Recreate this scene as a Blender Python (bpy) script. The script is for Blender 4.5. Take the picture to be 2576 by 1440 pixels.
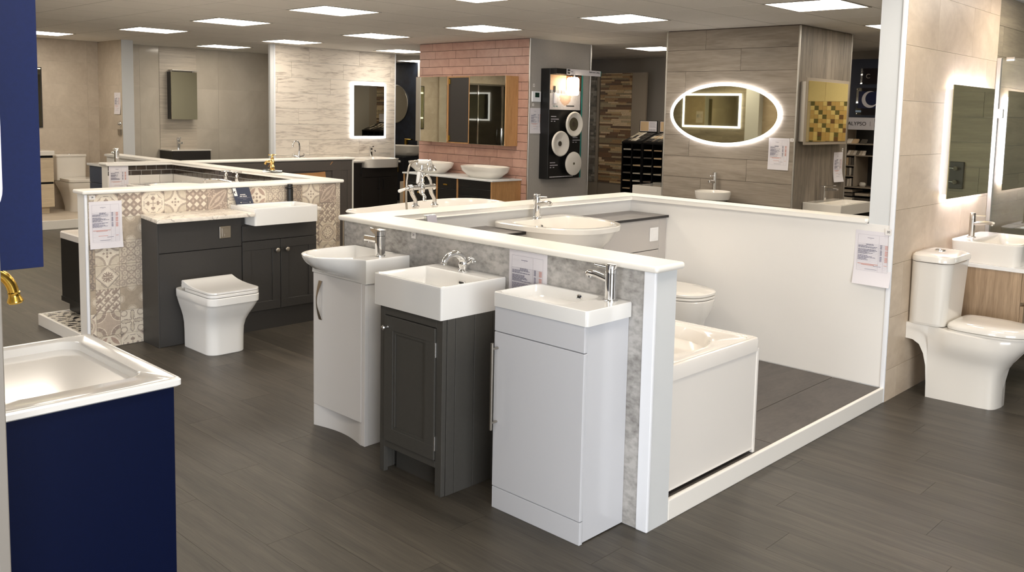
import bpy, bmesh, math, random
from mathutils import Vector, Matrix
PI = math.pi
random.seed(7)
SC = bpy.context.scene
COL = SC.collection
for o in list(bpy.data.objects):
    bpy.data.objects.remove(o)

# ------------------------------------------------------------------ camera
RIGHT = Vector((0.729181, 0.683933, 0.023051))
DOWN = Vector((0.083399, -0.055382, -0.994976))
FWD = Vector((-0.67922, 0.72744, -0.097423))
cam_d = bpy.data.cameras.new('camera')
cam = bpy.data.objects.new('camera', cam_d)
COL.objects.link(cam)
m = Matrix.Identity(4)
for r in range(3):
    m[r][0] = RIGHT[r]; m[r][1] = -DOWN[r]; m[r][2] = -FWD[r]
m[0][3], m[1][3], m[2][3] = 0, 0, 1.55
cam.matrix_world = m
cam_d.sensor_width = 36
cam_d.lens = 2237.8 / 2576 * 36
cam_d.shift_x = (1288 - 1346.7) / 2576
cam_d.shift_y = (504.7 - 720) / 2576
cam_d.clip_start = 0.05
SC.camera = cam

# ------------------------------------------------------------------ world, daylight, exposure
w = bpy.data.worlds.new('sky'); SC.world = w; w.use_nodes = True
bg = w.node_tree.nodes['Background']
bg.inputs[0].default_value = (0.62, 0.74, 1.0, 1); bg.inputs[1].default_value = 0.6
SC.view_settings.view_transform = 'Standard'
SC.view_settings.look = 'None'
SC.view_settings.gamma = 1
SC.view_settings.use_curve_mapping = False
SC.view_settings.exposure = 0.45
PANEL_W = 10.5          # glow of the ceiling light panels
WARM = (1.0, 0.90, 0.77)

def area(name, loc, target, sx, sy, watt, col):
    l = bpy.data.lights.new(name, 'AREA'); l.shape = 'RECTANGLE'; l.size = sx; l.size_y = sy
    l.energy = watt; l.color = col
    o = bpy.data.objects.new(name, l); COL.objects.link(o); o.location = loc
    o.rotation_euler = (Vector(target) - Vector(loc)).to_track_quat('-Z', 'Y').to_euler()
    return o
# daylight through the shop windows behind the photographer
area('shop_window_daylight', (3.6, -0.4, 1.3), (-2.5, 2.4, 1.25), 3.6, 2.2, 195, (0.93, 0.96, 1.0))
area('door_daylight', (-1.8, -3.4, 1.3), (-2.4, 2.6, 1.2), 3.0, 2.2, 120, (0.93, 0.96, 1.0))

# ------------------------------------------------------------------ helpers: materials
def lin(c):
    return tuple(((x / 255) / 12.92 if x / 255 <= 0.04045 else ((x / 255 + 0.055) / 1.055) ** 2.4) for x in c)

def newmat(name):
    m = bpy.data.materials.new(name); m.use_nodes = True
    nt = m.node_tree
    return m, nt, nt.nodes['Principled BSDF']

def mat(name, col, rough=0.5, metal=0.0, coat=0.0, bump=0.0, bscale=60, emit=None, estr=0, spec=0.5, alpha=None, var=0.0):
    m, nt, b = newmat(name)
    c = lin(col) + (1,)
    b.inputs['Base Color'].default_value = c
    b.inputs['Roughness'].default_value = rough
    b.inputs['Metallic'].default_value = metal
    b.inputs['Coat Weight'].default_value = coat
    b.inputs['Coat Roughness'].default_value = 0.05
    b.inputs['Specular IOR Level'].default_value = spec
    if emit:
        b.inputs['Emission Color'].default_value = tuple(emit) + (1,)
        b.inputs['Emission Strength'].default_value = estr
    n = nt.nodes; L = nt.links
    if var or bump:
        tc = n.new('ShaderNodeTexCoord'); ns = n.new('ShaderNodeTexNoise'); ns.inputs['Scale'].default_value = bscale
        ns.inputs['Detail'].default_value = 4
        L.new(tc.outputs['Object'], ns.inputs['Vector'])
        if bump:
            bp = n.new('ShaderNodeBump'); bp.inputs['Strength'].default_value = bump; bp.inputs['Distance'].default_value = 0.002
            L.new(ns.outputs['Fac'], bp.inputs['Height']); L.new(bp.outputs['Normal'], b.inputs['Normal'])
        if var:
            cr = n.new('ShaderNodeValToRGB')
            cr.color_ramp.elements[0].position = 0.3; cr.color_ramp.elements[1].position = 0.7
            cr.color_ramp.elements[0].color = tuple(x * (1 - var) for x in c[:3]) + (1,)
            cr.color_ramp.elements[1].color = tuple(min(1, x * (1 + var)) for x in c[:3]) + (1,)
            L.new(ns.outputs['Fac'], cr.inputs[0]); L.new(cr.outputs[0], b.inputs['Base Color'])
    return m

def grainmat(name, c0, c1, stretch=(1, 12, 12), scale=3.0, rough=0.45, bump=0.15, objvar=0.12, contrast=(0.3, 0.7), dark=None, coat=0.0, veins=0.0, veincol=(90, 85, 80), distort=1.2, fine=0.25, spec=0.5):
    """stretched-noise material for timber, stone and concrete; 'stretch' squeezes the noise per axis"""
    m, nt, b = newmat(name); n = nt.nodes; L = nt.links
    tc = n.new('ShaderNodeTexCoord'); oi = n.new('ShaderNodeObjectInfo')
    ad = n.new('ShaderNodeVectorMath'); ad.operation = 'MULTIPLY_ADD'
    cmb = n.new('ShaderNodeCombineXYZ')
    for i in range(3): L.new(oi.outputs['Random'], cmb.inputs[i])
    ad.inputs[1].default_value = (37, 53, 71)
    L.new(cmb.outputs[0], ad.inputs[0])
    geo = n.new('ShaderNodeNewGeometry')
    L.new(geo.outputs['Position'], ad.inputs[2])
    mp = n.new('ShaderNodeMapping'); mp.inputs['Scale'].default_value = stretch
    L.new(ad.outputs[0], mp.inputs['Vector'])
    n1 = n.new('ShaderNodeTexNoise'); n1.inputs['Scale'].default_value = scale; n1.inputs['Detail'].default_value = 8
    n1.inputs['Roughness'].default_value = 0.62; n1.inputs['Distortion'].default_value = distort
    L.new(mp.outputs[0], n1.inputs['Vector'])
    n2 = n.new('ShaderNodeTexNoise'); n2.inputs['Scale'].default_value = scale * 9; n2.inputs['Detail'].default_value = 3
    L.new(mp.outputs[0], n2.inputs['Vector'])
    mx = n.new('ShaderNodeMath'); mx.operation = 'MULTIPLY_ADD'; mx.inputs[1].default_value = fine
    sb = n.new('ShaderNodeMath'); sb.operation = 'SUBTRACT'; sb.inputs[1].default_value = 0.5
    L.new(n2.outputs['Fac'], sb.inputs[0]); L.new(sb.outputs[0], mx.inputs[0]); L.new(n1.outputs['Fac'], mx.inputs[2])
    cr = n.new('ShaderNodeValToRGB'); e = cr.color_ramp.elements
    e[0].position = contrast[0]; e[1].position = contrast[1]
    e[0].color = lin(c0) + (1,); e[1].color = lin(c1) + (1,)
    if dark:
        d = e.new(max(0.0, contrast[0] - 0.1)); d.color = lin(dark) + (1,)
    L.new(mx.outputs[0], cr.inputs[0])
    out = cr.outputs[0]
    if veins:
        wv = n.new('ShaderNodeTexNoise'); wv.inputs['Scale'].default_value = scale * 0.6; wv.inputs['Detail'].default_value = 5; wv.inputs['Distortion'].default_value = 2.5
        L.new(mp.outputs[0], wv.inputs['Vector'])
        a1 = n.new('ShaderNodeMath'); a1.operation = 'SUBTRACT'; a1.inputs[1].default_value = 0.5; L.new(wv.outputs['Fac'], a1.inputs[0])
        a2 = n.new('ShaderNodeMath'); a2.operation = 'ABSOLUTE'; L.new(a1.outputs[0], a2.inputs[0])
        a3 = n.new('ShaderNodeMapRange'); a3.inputs['From Min'].default_value = 0.0; a3.inputs['From Max'].default_value = 0.018
        a3.inputs['To Min'].default_value = veins; a3.inputs['To Max'].default_value = 0.0; L.new(a2.outputs[0], a3.inputs['Value'])
        mv = n.new('ShaderNodeMix'); mv.data_type = 'RGBA'; L.new(a3.outputs[0], mv.inputs[0]); L.new(out, mv.inputs[6]); mv.inputs[7].default_value = lin(veincol) + (1,)
        out = mv.outputs[2]
    hv = n.new('ShaderNodeHueSaturation'); mr = n.new('ShaderNodeMapRange')
    mr.inputs['To Min'].default_value = 1 - objvar; mr.inputs['To Max'].default_value = 1 + objvar
    L.new(oi.outputs['Random'], mr.inputs['Value']); L.new(mr.outputs[0], hv.inputs['Value']); L.new(out, hv.inputs['Color'])
    L.new(hv.outputs[0], b.inputs['Base Color'])
    b.inputs['Roughness'].default_value = rough; b.inputs['Coat Weight'].default_value = coat; b.inputs['Specular IOR Level'].default_value = spec
    if bump:
        bp = n.new('ShaderNodeBump'); bp.inputs['Strength'].default_value = bump; bp.inputs['Distance'].default_value = 0.0015
        L.new(mx.outputs[0], bp.inputs['Height']); L.new(bp.outputs['Normal'], b.inputs['Normal'])
    return m

def attrmat(name, rough=0.35, gloss=0.0):
    m, nt, b = newmat(name)
    a = nt.nodes.new('ShaderNodeVertexColor'); a.layer_name = 'print'
    nz = nt.nodes.new('ShaderNodeTexNoise'); nz.inputs['Scale'].default_value = 45; nz.inputs['Detail'].default_value = 5
    g = nt.nodes.new('ShaderNodeNewGeometry'); nt.links.new(g.outputs['Position'], nz.inputs['Vector'])
    mr = nt.nodes.new('ShaderNodeMapRange'); mr.inputs['To Min'].default_value = 0.78; mr.inputs['To Max'].default_value = 1.2
    nt.links.new(nz.outputs['Fac'], mr.inputs['Value'])
    hv = nt.nodes.new('ShaderNodeHueSaturation'); nt.links.new(mr.outputs[0], hv.inputs['Value'])
    nt.links.new(a.outputs['Color'], hv.inputs['Color']); nt.links.new(hv.outputs[0], b.inputs['Base Color'])
    b.inputs['Roughness'].default_value = rough; b.inputs['Coat Weight'].default_value = gloss
    return m

def glassmat(name, tint=(0.93, 0.97, 0.95), rough=0.0, mixf=0.12):
    m, nt, b = newmat(name); n = nt.nodes; L = nt.links
    out = n['Material Output']
    tr = n.new('ShaderNodeBsdfTransparent'); tr.inputs[0].default_value = tint + (1,)
    gl = n.new('ShaderNodeBsdfGlossy'); gl.inputs['Roughness'].default_value = rough
    fr = n.new('ShaderNodeFresnel'); fr.inputs[0].default_value = 1.5
    ad = n.new('ShaderNodeMath'); ad.operation = 'ADD'; ad.inputs[1].default_value = mixf - 0.04; ad.use_clamp = True
    L.new(fr.outputs[0], ad.inputs[0])
    mx = n.new('ShaderNodeMixShader'); L.new(ad.outputs[0], mx.inputs[0]); L.new(tr.outputs[0], mx.inputs[1]); L.new(gl.outputs[0], mx.inputs[2])
    L.new(mx.outputs[0], out.inputs[0])
    return m

M = {}
M['ceramic'] = mat('white_glazed_ceramic', (236, 235, 232), 0.12, coat=0.6, bump=0.006, bscale=20)
M['ceramic_warm'] = mat('warm_white_ceramic', (234, 229, 220), 0.14, coat=0.6, bump=0.006, bscale=20)
M['acrylic'] = mat('white_bath_acrylic', (238, 233, 226), 0.12, coat=0.6, bump=0.004, bscale=8)
M['capwhite'] = mat('white_painted_cap', (243, 239, 231), 0.32, bump=0.04, bscale=30)
M['wallwhite'] = mat('white_wet_panel', (236, 233, 228), 0.38, bump=0.05, bscale=12)
M['trimwhite'] = mat('white_plastic_trim', (238, 240, 244), 0.3, bump=0.02)
M['postwhite'] = mat('white_painted_post', (214, 216, 216), 0.5, bump=0.05, bscale=40)
M['gloss_white'] = mat('gloss_white_cabinet', (234, 232, 230), 0.22, coat=0.3, bump=0.01, bscale=5)
M['gloss_grey'] = mat('gloss_light_grey_cabinet', (206, 207, 211), 0.22, coat=0.35, bump=0.01, bscale=5)
M['sage_dark'] = mat('dark_grey_green_paint', (72, 70, 66), 0.5, bump=0.06, bscale=90, var=0.04)
M['charcoal'] = mat('charcoal_paint', (54, 52, 50), 0.48, bump=0.06, bscale=90, var=0.05)
M['charcoal2'] = mat('deep_charcoal_cabinet', (40, 36, 33), 0.5, bump=0.06, bscale=90, var=0.05)
M['black'] = mat('black_satin', (14, 14, 15), 0.35, bump=0.01)
M['blackgap'] = mat('dark_gap', (10, 10, 10), 0.9, bump=0.01)
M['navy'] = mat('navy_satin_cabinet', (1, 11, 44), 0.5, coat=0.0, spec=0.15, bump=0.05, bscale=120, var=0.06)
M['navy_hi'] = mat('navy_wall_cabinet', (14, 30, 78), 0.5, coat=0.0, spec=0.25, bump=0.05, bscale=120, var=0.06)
M['chrome'] = mat('polished_chrome', (225, 225, 225), 0.06, 1.0, bump=0.01, bscale=4)
M['brushed'] = mat('brushed_steel', (168, 162, 152), 0.28, 1.0, bump=0.05, bscale=200)
M['brass'] = mat('polished_brass', (214, 176, 84), 0.14, 1.0, bump=0.01)
M['gold'] = mat('gold_plate', (238, 202, 130), 0.12, 1.0, bump=0.01)
M['alu_dark'] = mat('dull_grey_trim', (150, 144, 136), 0.5, 0.3, bump=0.02)
M['alu'] = mat('aluminium_trim', (196, 192, 184), 0.35, 1.0, bump=0.02)
M['mirror'] = mat('mirror_silver', (218, 214, 188), 0.015, 1.0, bump=0.002, bscale=1)
M['mirror_clear'] = mat('clear_mirror_silver', (228, 226, 212), 0.015, 1.0, bump=0.002, bscale=1)
M['mirror_y'] = mat('warm_mirror_silver', (252, 240, 190), 0.02, 1.0, bump=0.002, bscale=1)
M['led'] = mat('led_strip_white', (255, 255, 255), 0.5, emit=(1.0, 0.99, 1.0), estr=3.2)
M['led_back'] = mat('led_back_light', (255, 255, 255), 0.5, emit=(0.80, 0.80, 1.0), estr=46)
M['panel_light'] = mat('light_panel_diffuser', (255, 255, 255), 0.5, emit=WARM, estr=PANEL_W)
M['lamp_glow'] = mat('opal_glass_lamp', (255, 245, 225), 0.3, emit=(1.0, 0.86, 0.66), estr=9)
M['paper'] = mat('printed_paper', (226, 222, 226), 0.6, bump=0.08, bscale=15)
M['sticker'] = mat('white_sticker', (232, 228, 224), 0.5, bump=0.01)
M['ink'] = mat('dark_ink', (124, 122, 142), 0.7, bump=0.01)
M['ink_soft'] = mat('grey_ink', (170, 166, 174), 0.7, bump=0.01)
M['ink_red'] = mat('red_ink', (212, 156, 144), 0.7, bump=0.01)
M['ink_black'] = mat('black_ink', (30, 30, 34), 0.7, bump=0.01)
M['rubber'] = mat('black_rubber', (18, 18, 18), 0.7, bump=0.02)
M['acryl_clear'] = glassmat('clear_acrylic', (0.92, 0.94, 0.93), 0.02, 0.2)
M['glass'] = glassmat('shower_glass', (0.93, 0.96, 0.93), 0.0, 0.14)
M['greywall'] = mat('grey_wall_paint', (168, 163, 156), 0.65, bump=0.08, bscale=60, var=0.03)
M['greywall_far'] = mat('far_grey_wall_paint', (160, 153, 144), 0.65, bump=0.08, bscale=60, var=0.03)
M['plaster'] = mat('plain_plaster', (176, 168, 158), 0.7, bump=0.08, bscale=60, var=0.03)
M['tile_grid'] = mat('ceiling_grid_metal', (176, 170, 160), 0.5, bump=0.02)
M['grout'] = mat('light_grout', (196, 186, 174), 0.8, bump=0.1, bscale=200)
M['grout_dark'] = mat('dark_grout', (88, 66, 60), 0.85, bump=0.1, bscale=200)
M['ceil'] = mat('ceiling_tile_fibre', (238, 233, 226), 0.85, bump=0.12, bscale=160, var=0.02)
M['concrete'] = grainmat('grey_concrete_panel', (146, 143, 139), (188, 185, 181), (1.0, 1.0, 1.5), 4.2, 0.42, 0.10, 0.0, (0.30, 0.70), dark=(128, 125, 121), distort=0.15, fine=0.95)
M['floorwood'] = grainmat('grey_brown_floor_plank', (60, 56, 50), (87, 81, 72), (0.35, 6, 6), 2.6, 0.42, 0.12, 0.10, (0.3, 0.72), distort=0.5, fine=0.5, spec=0.35)
M['darktile'] = grainmat('dark_grey_floor_tile', (74, 69, 65), (92, 86, 81), (3, 1, 1), 2.4, 0.5, 0.1, 0.04, fine=0.5)
M['beigetile'] = grainmat('beige_stone_tile', (178, 165, 148), (200, 188, 171), (1.5, 1.5, 1.5), 1.8, 0.5, 0.08, 0.03, (0.28, 0.74), fine=0.3)
M['beigetile_r'] = grainmat('warm_beige_porcelain', (188, 170, 148), (214, 197, 175), (1.5, 1.5, 2.5), 1.5, 0.42, 0.06, 0.02, (0.28, 0.74), fine=0.25)
M['taupewood'] = grainmat('taupe_wood_effect_tile', (122, 112, 100), (172, 160, 146), (0.5, 0.5, 5), 1.7, 0.45, 0.12, 0.05, (0.25, 0.78), fine=0.35)
M['taupewood_v'] = grainmat('taupe_wood_side_panel', (92, 84, 74), (140, 129, 116), (7, 7, 0.6), 2.4, 0.45, 0.15, 0.0, (0.28, 0.72), fine=0.4)
M['olive'] = grainmat('shower_taupe_tile', (120, 112, 96), (156, 146, 126), (0.6, 0.6, 6), 1.8, 0.4, 0.1, 0.06, (0.28, 0.72), fine=0.4)
M['whitewood'] = grainmat('whitewashed_timber_tile', (198, 188, 176), (228, 219, 206), (0.8, 0.8, 6), 1.4, 0.45, 0.15, 0.03, (0.36, 0.52), dark=(160, 148, 136), distort=2.2, fine=0.4)
M['marblegrey'] = grainmat('polished_grey_marble', (184, 175, 160), (206, 197, 182), (1, 1, 1), 1.1, 0.12, 0.0, 0.02, (0.3, 0.7), coat=0.0, veins=0.22, veincol=(196, 190, 176), fine=0.1)
M['whitemarble'] = grainmat('white_marble_worktop', (206, 198, 186), (240, 232, 220), (1, 1, 1), 6, 0.25, 0.0, 0.0, (0.3, 0.6), veins=0.7, veincol=(120, 112, 106), fine=0.1)
M['pinktile'] = grainmat('dusty_pink_glazed_tile', (176, 138, 124), (196, 158, 142), (1, 1, 1), 5, 0.35, 0.05, 0.04, fine=0.1)
M['metro'] = grainmat('dark_brown_metro_tile', (50, 42, 36), (72, 61, 52), (1, 1, 1), 8, 0.12, 0.05, 0.12, coat=0.4, fine=0.1)
M['oak'] = grainmat('warm_oak', (158, 116, 72), (188, 144, 96), (6, 6, 0.7), 3, 0.5, 0.12, 0.0, fine=0.4)
M['oakpale'] = grainmat('pale_wood_front', (196, 178, 150), (216, 200, 172), (6, 0.6, 6), 3, 0.5, 0.1, 0.03, fine=0.4)
M['oakgrey'] = grainmat('grey_oak_veneer', (140, 116, 90), (182, 156, 126), (7, 7, 0.5), 2.4, 0.45, 0.12, 0.0, (0.28, 0.72), fine=0.5)
M['tan'] = mat('bare_tan_board', (188, 138, 88), 0.8, bump=0.1, bscale=90, var=0.06)
M['doorgrey'] = mat('grey_painted_panel', (84, 78, 74), 0.5, bump=0.05, bscale=80, var=0.05)
M['slate'] = mat('dark_slate_worktop', (104, 99, 96), 0.35, bump=0.08, bscale=180, var=0.08)
M['slate_edge'] = mat('black_worktop_edge', (30, 27, 26), 0.4, bump=0.02)
M['putty'] = mat('light_putty_cabinet', (186, 180, 174), 0.4, bump=0.03, bscale=90)
M['display_dark'] = mat('dark_blue_display_board', (52, 58, 76), 0.4, bump=0.03)
M['shelf_grey'] = mat('taupe_shelf_board', (150, 138, 122), 0.55, bump=0.05)
M['creme'] = mat('cream_wall_tile', (226, 214, 178), 0.3, bump=0.03, var=0.02)
M['print'] = attrmat('patterned_tile_print', 0.4)
M['print_gloss'] = attrmat('printed_colour', 0.35)
M['teal'] = mat('teal_edge', (30, 120, 112), 0.4, bump=0.01)
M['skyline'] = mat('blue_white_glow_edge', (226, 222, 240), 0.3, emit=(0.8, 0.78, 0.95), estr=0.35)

# ------------------------------------------------------------------ helpers: geometry
class B:
    """collects shapes in one bmesh"""
    def __init__(s): s.bm = bmesh.new()
    def quad(s, a, b, c, d):
        v = [s.bm.verts.new(p) for p in (a, b, c, d)]; return s.bm.faces.new(v)
    def box(s, x0, x1, y0, y1, z0, z1, bev=0.0, seg=1):
        x0, x1 = min(x0, x1), max(x0, x1); y0, y1 = min(y0, y1), max(y0, y1); z0, z1 = min(z0, z1), max(z0, z1)
        v = [s.bm.verts.new(p) for p in ((x0, y0, z0), (x1, y0, z0), (x1, y1, z0), (x0, y1, z0), (x0, y0, z1), (x1, y0, z1), (x1, y1, z1), (x0, y1, z1))]
        fs = [s.bm.faces.new([v[i] for i in q]) for q in ((3, 2, 1, 0), (4, 5, 6, 7), (0, 1, 5, 4), (1, 2, 6, 5), (2, 3, 7, 6), (3, 0, 4, 7))]
        if bev:
            es = list({e for f in fs for e in f.edges})
            bmesh.ops.bevel(s.bm, geom=es, offset=bev, segments=seg, profile=0.5, affect='EDGES')
        return s
    def loft(s, rings, cap0=True, cap1=True, closed=True):
        R = [[s.bm.verts.new(p) for p in r] for r in rings]
        n = len(R[0])
        for a, b in zip(R[:-1], R[1:]):
            for i in range(n if closed else n - 1):
                j = (i + 1) % n
                s.bm.faces.new((a[i], a[j], b[j], b[i]))
        if cap0: s.bm.faces.new(list(reversed(R[0])))
        if cap1: s.bm.faces.new(R[-1])
        return s
    def tube(s, pts, r, n=12, cap=True):
        pts = [Vector(p) for p in pts]
        rs = r if isinstance(r, (list, tuple)) else [r] * len(pts)
        rings = []; up = None
        for i, p in enumerate(pts):
            t = (pts[min(i + 1, len(pts) - 1)] - pts[max(i - 1, 0)]).normalized()
            if up is None:
                up = Vector((0, 0, 1)) if abs(t.z) < 0.9 else Vector((1, 0, 0))
            a = (up - t * up.dot(t)).normalized(); up = a
            b = t.cross(a)
            rings.append([p + (a * math.cos(2 * PI * k / n) + b * math.sin(2 * PI * k / n)) * rs[i] for k in range(n)])
        s.loft(rings, cap, cap); return s
    def lathe(s, c, prof, n=24, axis=(0, 0, 1), cap=True):
        ax = Vector(axis).normalized(); c = Vector(c)
        u = ax.orthogonal().normalized(); v = ax.cross(u)
        rings = [[c + ax * h + (u * math.cos(2 * PI * k / n) + v * math.sin(2 * PI * k / n)) * max(r, 0.0002) for k in range(n)] for r, h in prof]
        s.loft(rings, cap, cap); return s
    def cyl(s, a, b, r, n=16):
        return s.tube([a, b], r, n)
    def prism(s, poly, a, b, axis='z'):
        """extrude a 2D polygon between a and b along an axis"""
        def P(p, h):
            return {'z': (p[0], p[1], h), 'y': (p[0], h, p[1]), 'x': (h, p[0], p[1])}[axis]
        s.loft([[P(p, a) for p in poly], [P(p, b) for p in poly]]); return s

def finish(bm, off=(0, 0, 0), ang=0.6, smooth=True):
    bmesh.ops.recalc_face_normals(bm, faces=bm.faces[:])
    if any(off): bmesh.ops.translate(bm, verts=bm.verts[:], vec=-Vector(off))
    if smooth:
        for f in bm.faces: f.smooth = True
        for e in bm.edges:
            if len(e.link_faces) == 2:
                an = e.calc_face_angle(0)
                if an > ang: e.smooth = False
                elif an > 0.15:
                    p, q = e.link_faces[0].calc_area(), e.link_faces[1].calc_area()
                    if max(p, q) > 14 * min(p, q): e.smooth = False

OFF = {}
def _link(name, b, mt, parent, off):
    bm = b.bm if isinstance(b, B) else b
    finish(bm, off)
    me = bpy.data.meshes.new(name); bm.to_mesh(me); bm.free()
    me.materials.append(M[mt] if isinstance(mt, str) else mt)
    o = bpy.data.objects.new(name, me); COL.objects.link(o)
    if parent: o.parent = parent
    return o

def part(name, b, mt, parent, label=None):
    o = _link(name, b, mt, parent, OFF.get(parent.name, (0, 0, 0)))
    OFF[o.name] = OFF.get(parent.name, (0, 0, 0))
    if label: o['label'] = label
    return o

def props(o, label, cat, group=None):
    o['label'] = label; o['category'] = cat
    if group: o['group'] = group

def thing(name, label, cat, loc, rot=0.0, group=None, world=False):
    """Empty at the thing's base. world=True: its parts are written in world coordinates"""
    o = bpy.data.objects.new(name, None); COL.objects.link(o)
    o.location = loc; o.rotation_euler = (0, 0, rot); o.empty_display_size = 0.05
    OFF[o.name] = tuple(loc) if world else (0, 0, 0)
    props(o, label, cat, group); return o

def solo(name, b, mt, label, cat, group=None):
    """a thing that is one mesh, written in world coordinates"""
    bm = b.bm if isinstance(b, B) else b
    xs = [v.co for v in bm.verts]
    c = Vector(((min(p.x for p in xs) + max(p.x for p in xs)) / 2, (min(p.y for p in xs) + max(p.y for p in xs)) / 2, min(p.z for p in xs)))
    o = _link(name, bm, mt, None, tuple(c)); o.location = c; OFF[o.name] = tuple(c)
    props(o, label, cat, group); return o

def struct(name, b, mt):
    o = _link(name, b, mt, None, (0, 0, 0)); o['kind'] = 'structure'; OFF[o.name] = (0, 0, 0)
    return o

def inst(name, me, parent, loc, rot=None, scale=None):
    o = bpy.data.objects.new(name, me); COL.objects.link(o); o.parent = parent; o.location = loc
    if rot: o.rotation_euler = rot
    if scale: o.scale = scale
    OFF[o.name] = (0, 0, 0)
    return o

def mesh_of(b, mt, name):
    bm = b.bm if isinstance(b, B) else b
    finish(bm)
    me = bpy.data.meshes.new(name); bm.to_mesh(me); bm.free(); me.materials.append(M[mt]); return me

def copy_tree(o, parent=None):
    c = o.copy(); COL.objects.link(c)
    if parent: c.parent = parent
    for ch in [x for x in bpy.data.objects if x.parent == o]: copy_tree(ch, c)
    return c

def rr(cx, cy, w, d, r, z, n=6):
    """rounded rectangle ring"""
    w /= 2; d /= 2; r = min(r, w - 1e-4, d - 1e-4); P = []
    for sx, sy, a0 in ((1, 1, 0), (-1, 1, PI / 2), (-1, -1, PI), (1, -1, 1.5 * PI)):
        for k in range(n + 1):
            a = a0 + PI / 2 * k / n
            P.append((cx + sx * (w - r) + r * math.cos(a), cy + sy * (d - r) + r * math.sin(a), z))
    return P

def sup(cx, cy, a, b, z, e=2.0, n=40, b2=None):
    """superellipse ring; b2 = half depth on the +y side"""
    P = []
    for k in range(n):
        t = 2 * PI * k / n; c, s_ = math.cos(t), math.sin(t)
        bb = b if s_ < 0 or b2 is None else b2
        P.append((cx + a * math.copysign(abs(c) ** (2 / e), c), cy + bb * math.copysign(abs(s_) ** (2 / e), s_), z))
    return P

def polar(poly, c, angs, z):
    """sample polygon by rays from c"""
    out = []
    for a in angs:
        d = (math.cos(a), math.sin(a)); best = None
        for i in range(len(poly)):
            p, q = poly[i], poly[(i + 1) % len(poly)]
            ex, ey = q[0] - p[0], q[1] - p[1]
            det = d[0] * (-ey) + ex * d[1]
            if abs(det) < 1e-12: continue
            rx, ry = p[0] - c[0], p[1] - c[1]
            t = (rx * (-ey) + ex * ry) / det; u = (d[0] * ry - d[1] * rx) / det
            if t > 0 and -1e-6 <= u <= 1 + 1e-6 and (best is None or t > best): best = t
        best = best or 0.01
        out.append((c[0] + d[0] * best, c[1] + d[1] * best, z))
    return out

def text_mesh(body, size, mt, parent, loc, rot, name='lettering', depth=0.0006, align='CENTER'):
    cu = bpy.data.curves.new(name, 'FONT'); cu.body = body; cu.size = size; cu.align_x = align; cu.align_y = 'CENTER'; cu.extrude = depth
    t = bpy.data.objects.new(name, cu); COL.objects.link(t)
    bpy.context.view_layer.update()
    me = bpy.data.meshes.new_from_object(t.evaluated_get(bpy.context.evaluated_depsgraph_get()))
    bpy.data.objects.remove(t); me.materials.clear(); me.materials.append(M[mt])
    o = bpy.data.objects.new(name, me); COL.objects.link(o); o.parent = parent
    off = OFF.get(parent.name, (0, 0, 0))
    o.location = Vector(loc) - Vector(off); o.rotation_euler = rot
    OFF[o.name] = (0, 0, 0)
    return o
FACE_NY = (PI / 2, 0, 0)          # reads from -y
FACE_PX = (PI / 2, 0, PI / 2)     # reads from +x

# =================================================================== STRUCTURE
H = 2.4
def tiles_on(parent, plane, at, a0, a1, z0, z1, tw, th, mt, name, gap=0.002, thick=0.008, stagger=0.5, offs=None, zoff=0.0, rowoff=None, skip=None, bev=0.0008):
    """lay separate tiles on a wall. plane 'y': face at y=at looking to -y, runs along x; plane 'x': face at x=at looking to +x, runs along y"""
    r = 0; z = z0 + zoff
    if zoff > 0: z -= th
    while z < z1 - 1e-4:
        za, zb = max(z, z0), min(z + th, z1)
        off = (rowoff[r % len(rowoff)] if rowoff else (stagger * tw * (r % 2))) + (offs or 0)
        a = a0 - tw + (off % tw)
        while a < a1 - 1e-4:
            p, q = max(a, a0), min(a + tw, a1)
            if q - p > 0.01 and zb - za > 0.008 and not (skip and skip(p, q, za, zb)):
                b = B(); g = gap / 2
                if plane == 'y': b.box(p + g, q - g, at, at + thick, za + g, zb - g, bev)
                else: b.box(at - thick, at, p + g, q - g, za + g, zb - g, bev)
                part(name, b, mt, parent)
            a += tw
        z += th; r += 1

# ---- floor: planks laid along x
b = B(); b.box(-14.5, 4.6, -4.2, 11.6, -0.06, -0.004)
floor = struct('floor', b, mat('plank_joint', (100, 92, 84), 0.6, bump=0.01))
PW, PL = 0.18, 1.2
plank_me = []
for k in range(4):
    b = B(); b.box(-PL / 2 + 0.0006, PL / 2 - 0.0004, -PW / 2 + 0.0004, PW / 2 - 0.0004, -0.004, 0.0)
    plank_me.append(mesh_of(b, 'floorwood', 'floor_plank'))
cells = []
for j in range(int((11.4 + 4) / PW)):
    y = -4 + PW * (j + 0.5)
    off = (j * 0.437) % 1.0 * PL
    for i in range(-1, int(18.5 / PL) + 1):
        x = -14.2 + off + PL * (i + 0.5)
        if x > 4: continue
        cells.append((x, y))
def camkey(c, z=0.0):
    v = Vector((c[0], c[1], z - 1.55)); f = v.dot(FWD)
    if f < 0.4: return 99
    u = v.dot(RIGHT) / f
    if abs(u) > 0.72: return 60 + f
    return f
cells.sort(key=camkey)
rest = B()
for k, (x, y) in enumerate(cells):
    if k < 290 and camkey((x, y)) < 50:
        inst('floor_plank', plank_me[k % 4], floor, (x, y, 0))
    else:
        rest.box(x - PL / 2 + 0.0006, x + PL / 2 - 0.0006, y - PW / 2 + 0.0004, y + PW / 2 - 0.0004, -0.004, 0.0)
r_ = part('floor_boards', rest, 'floorwood', floor); r_['kind'] = 'stuff'

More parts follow.
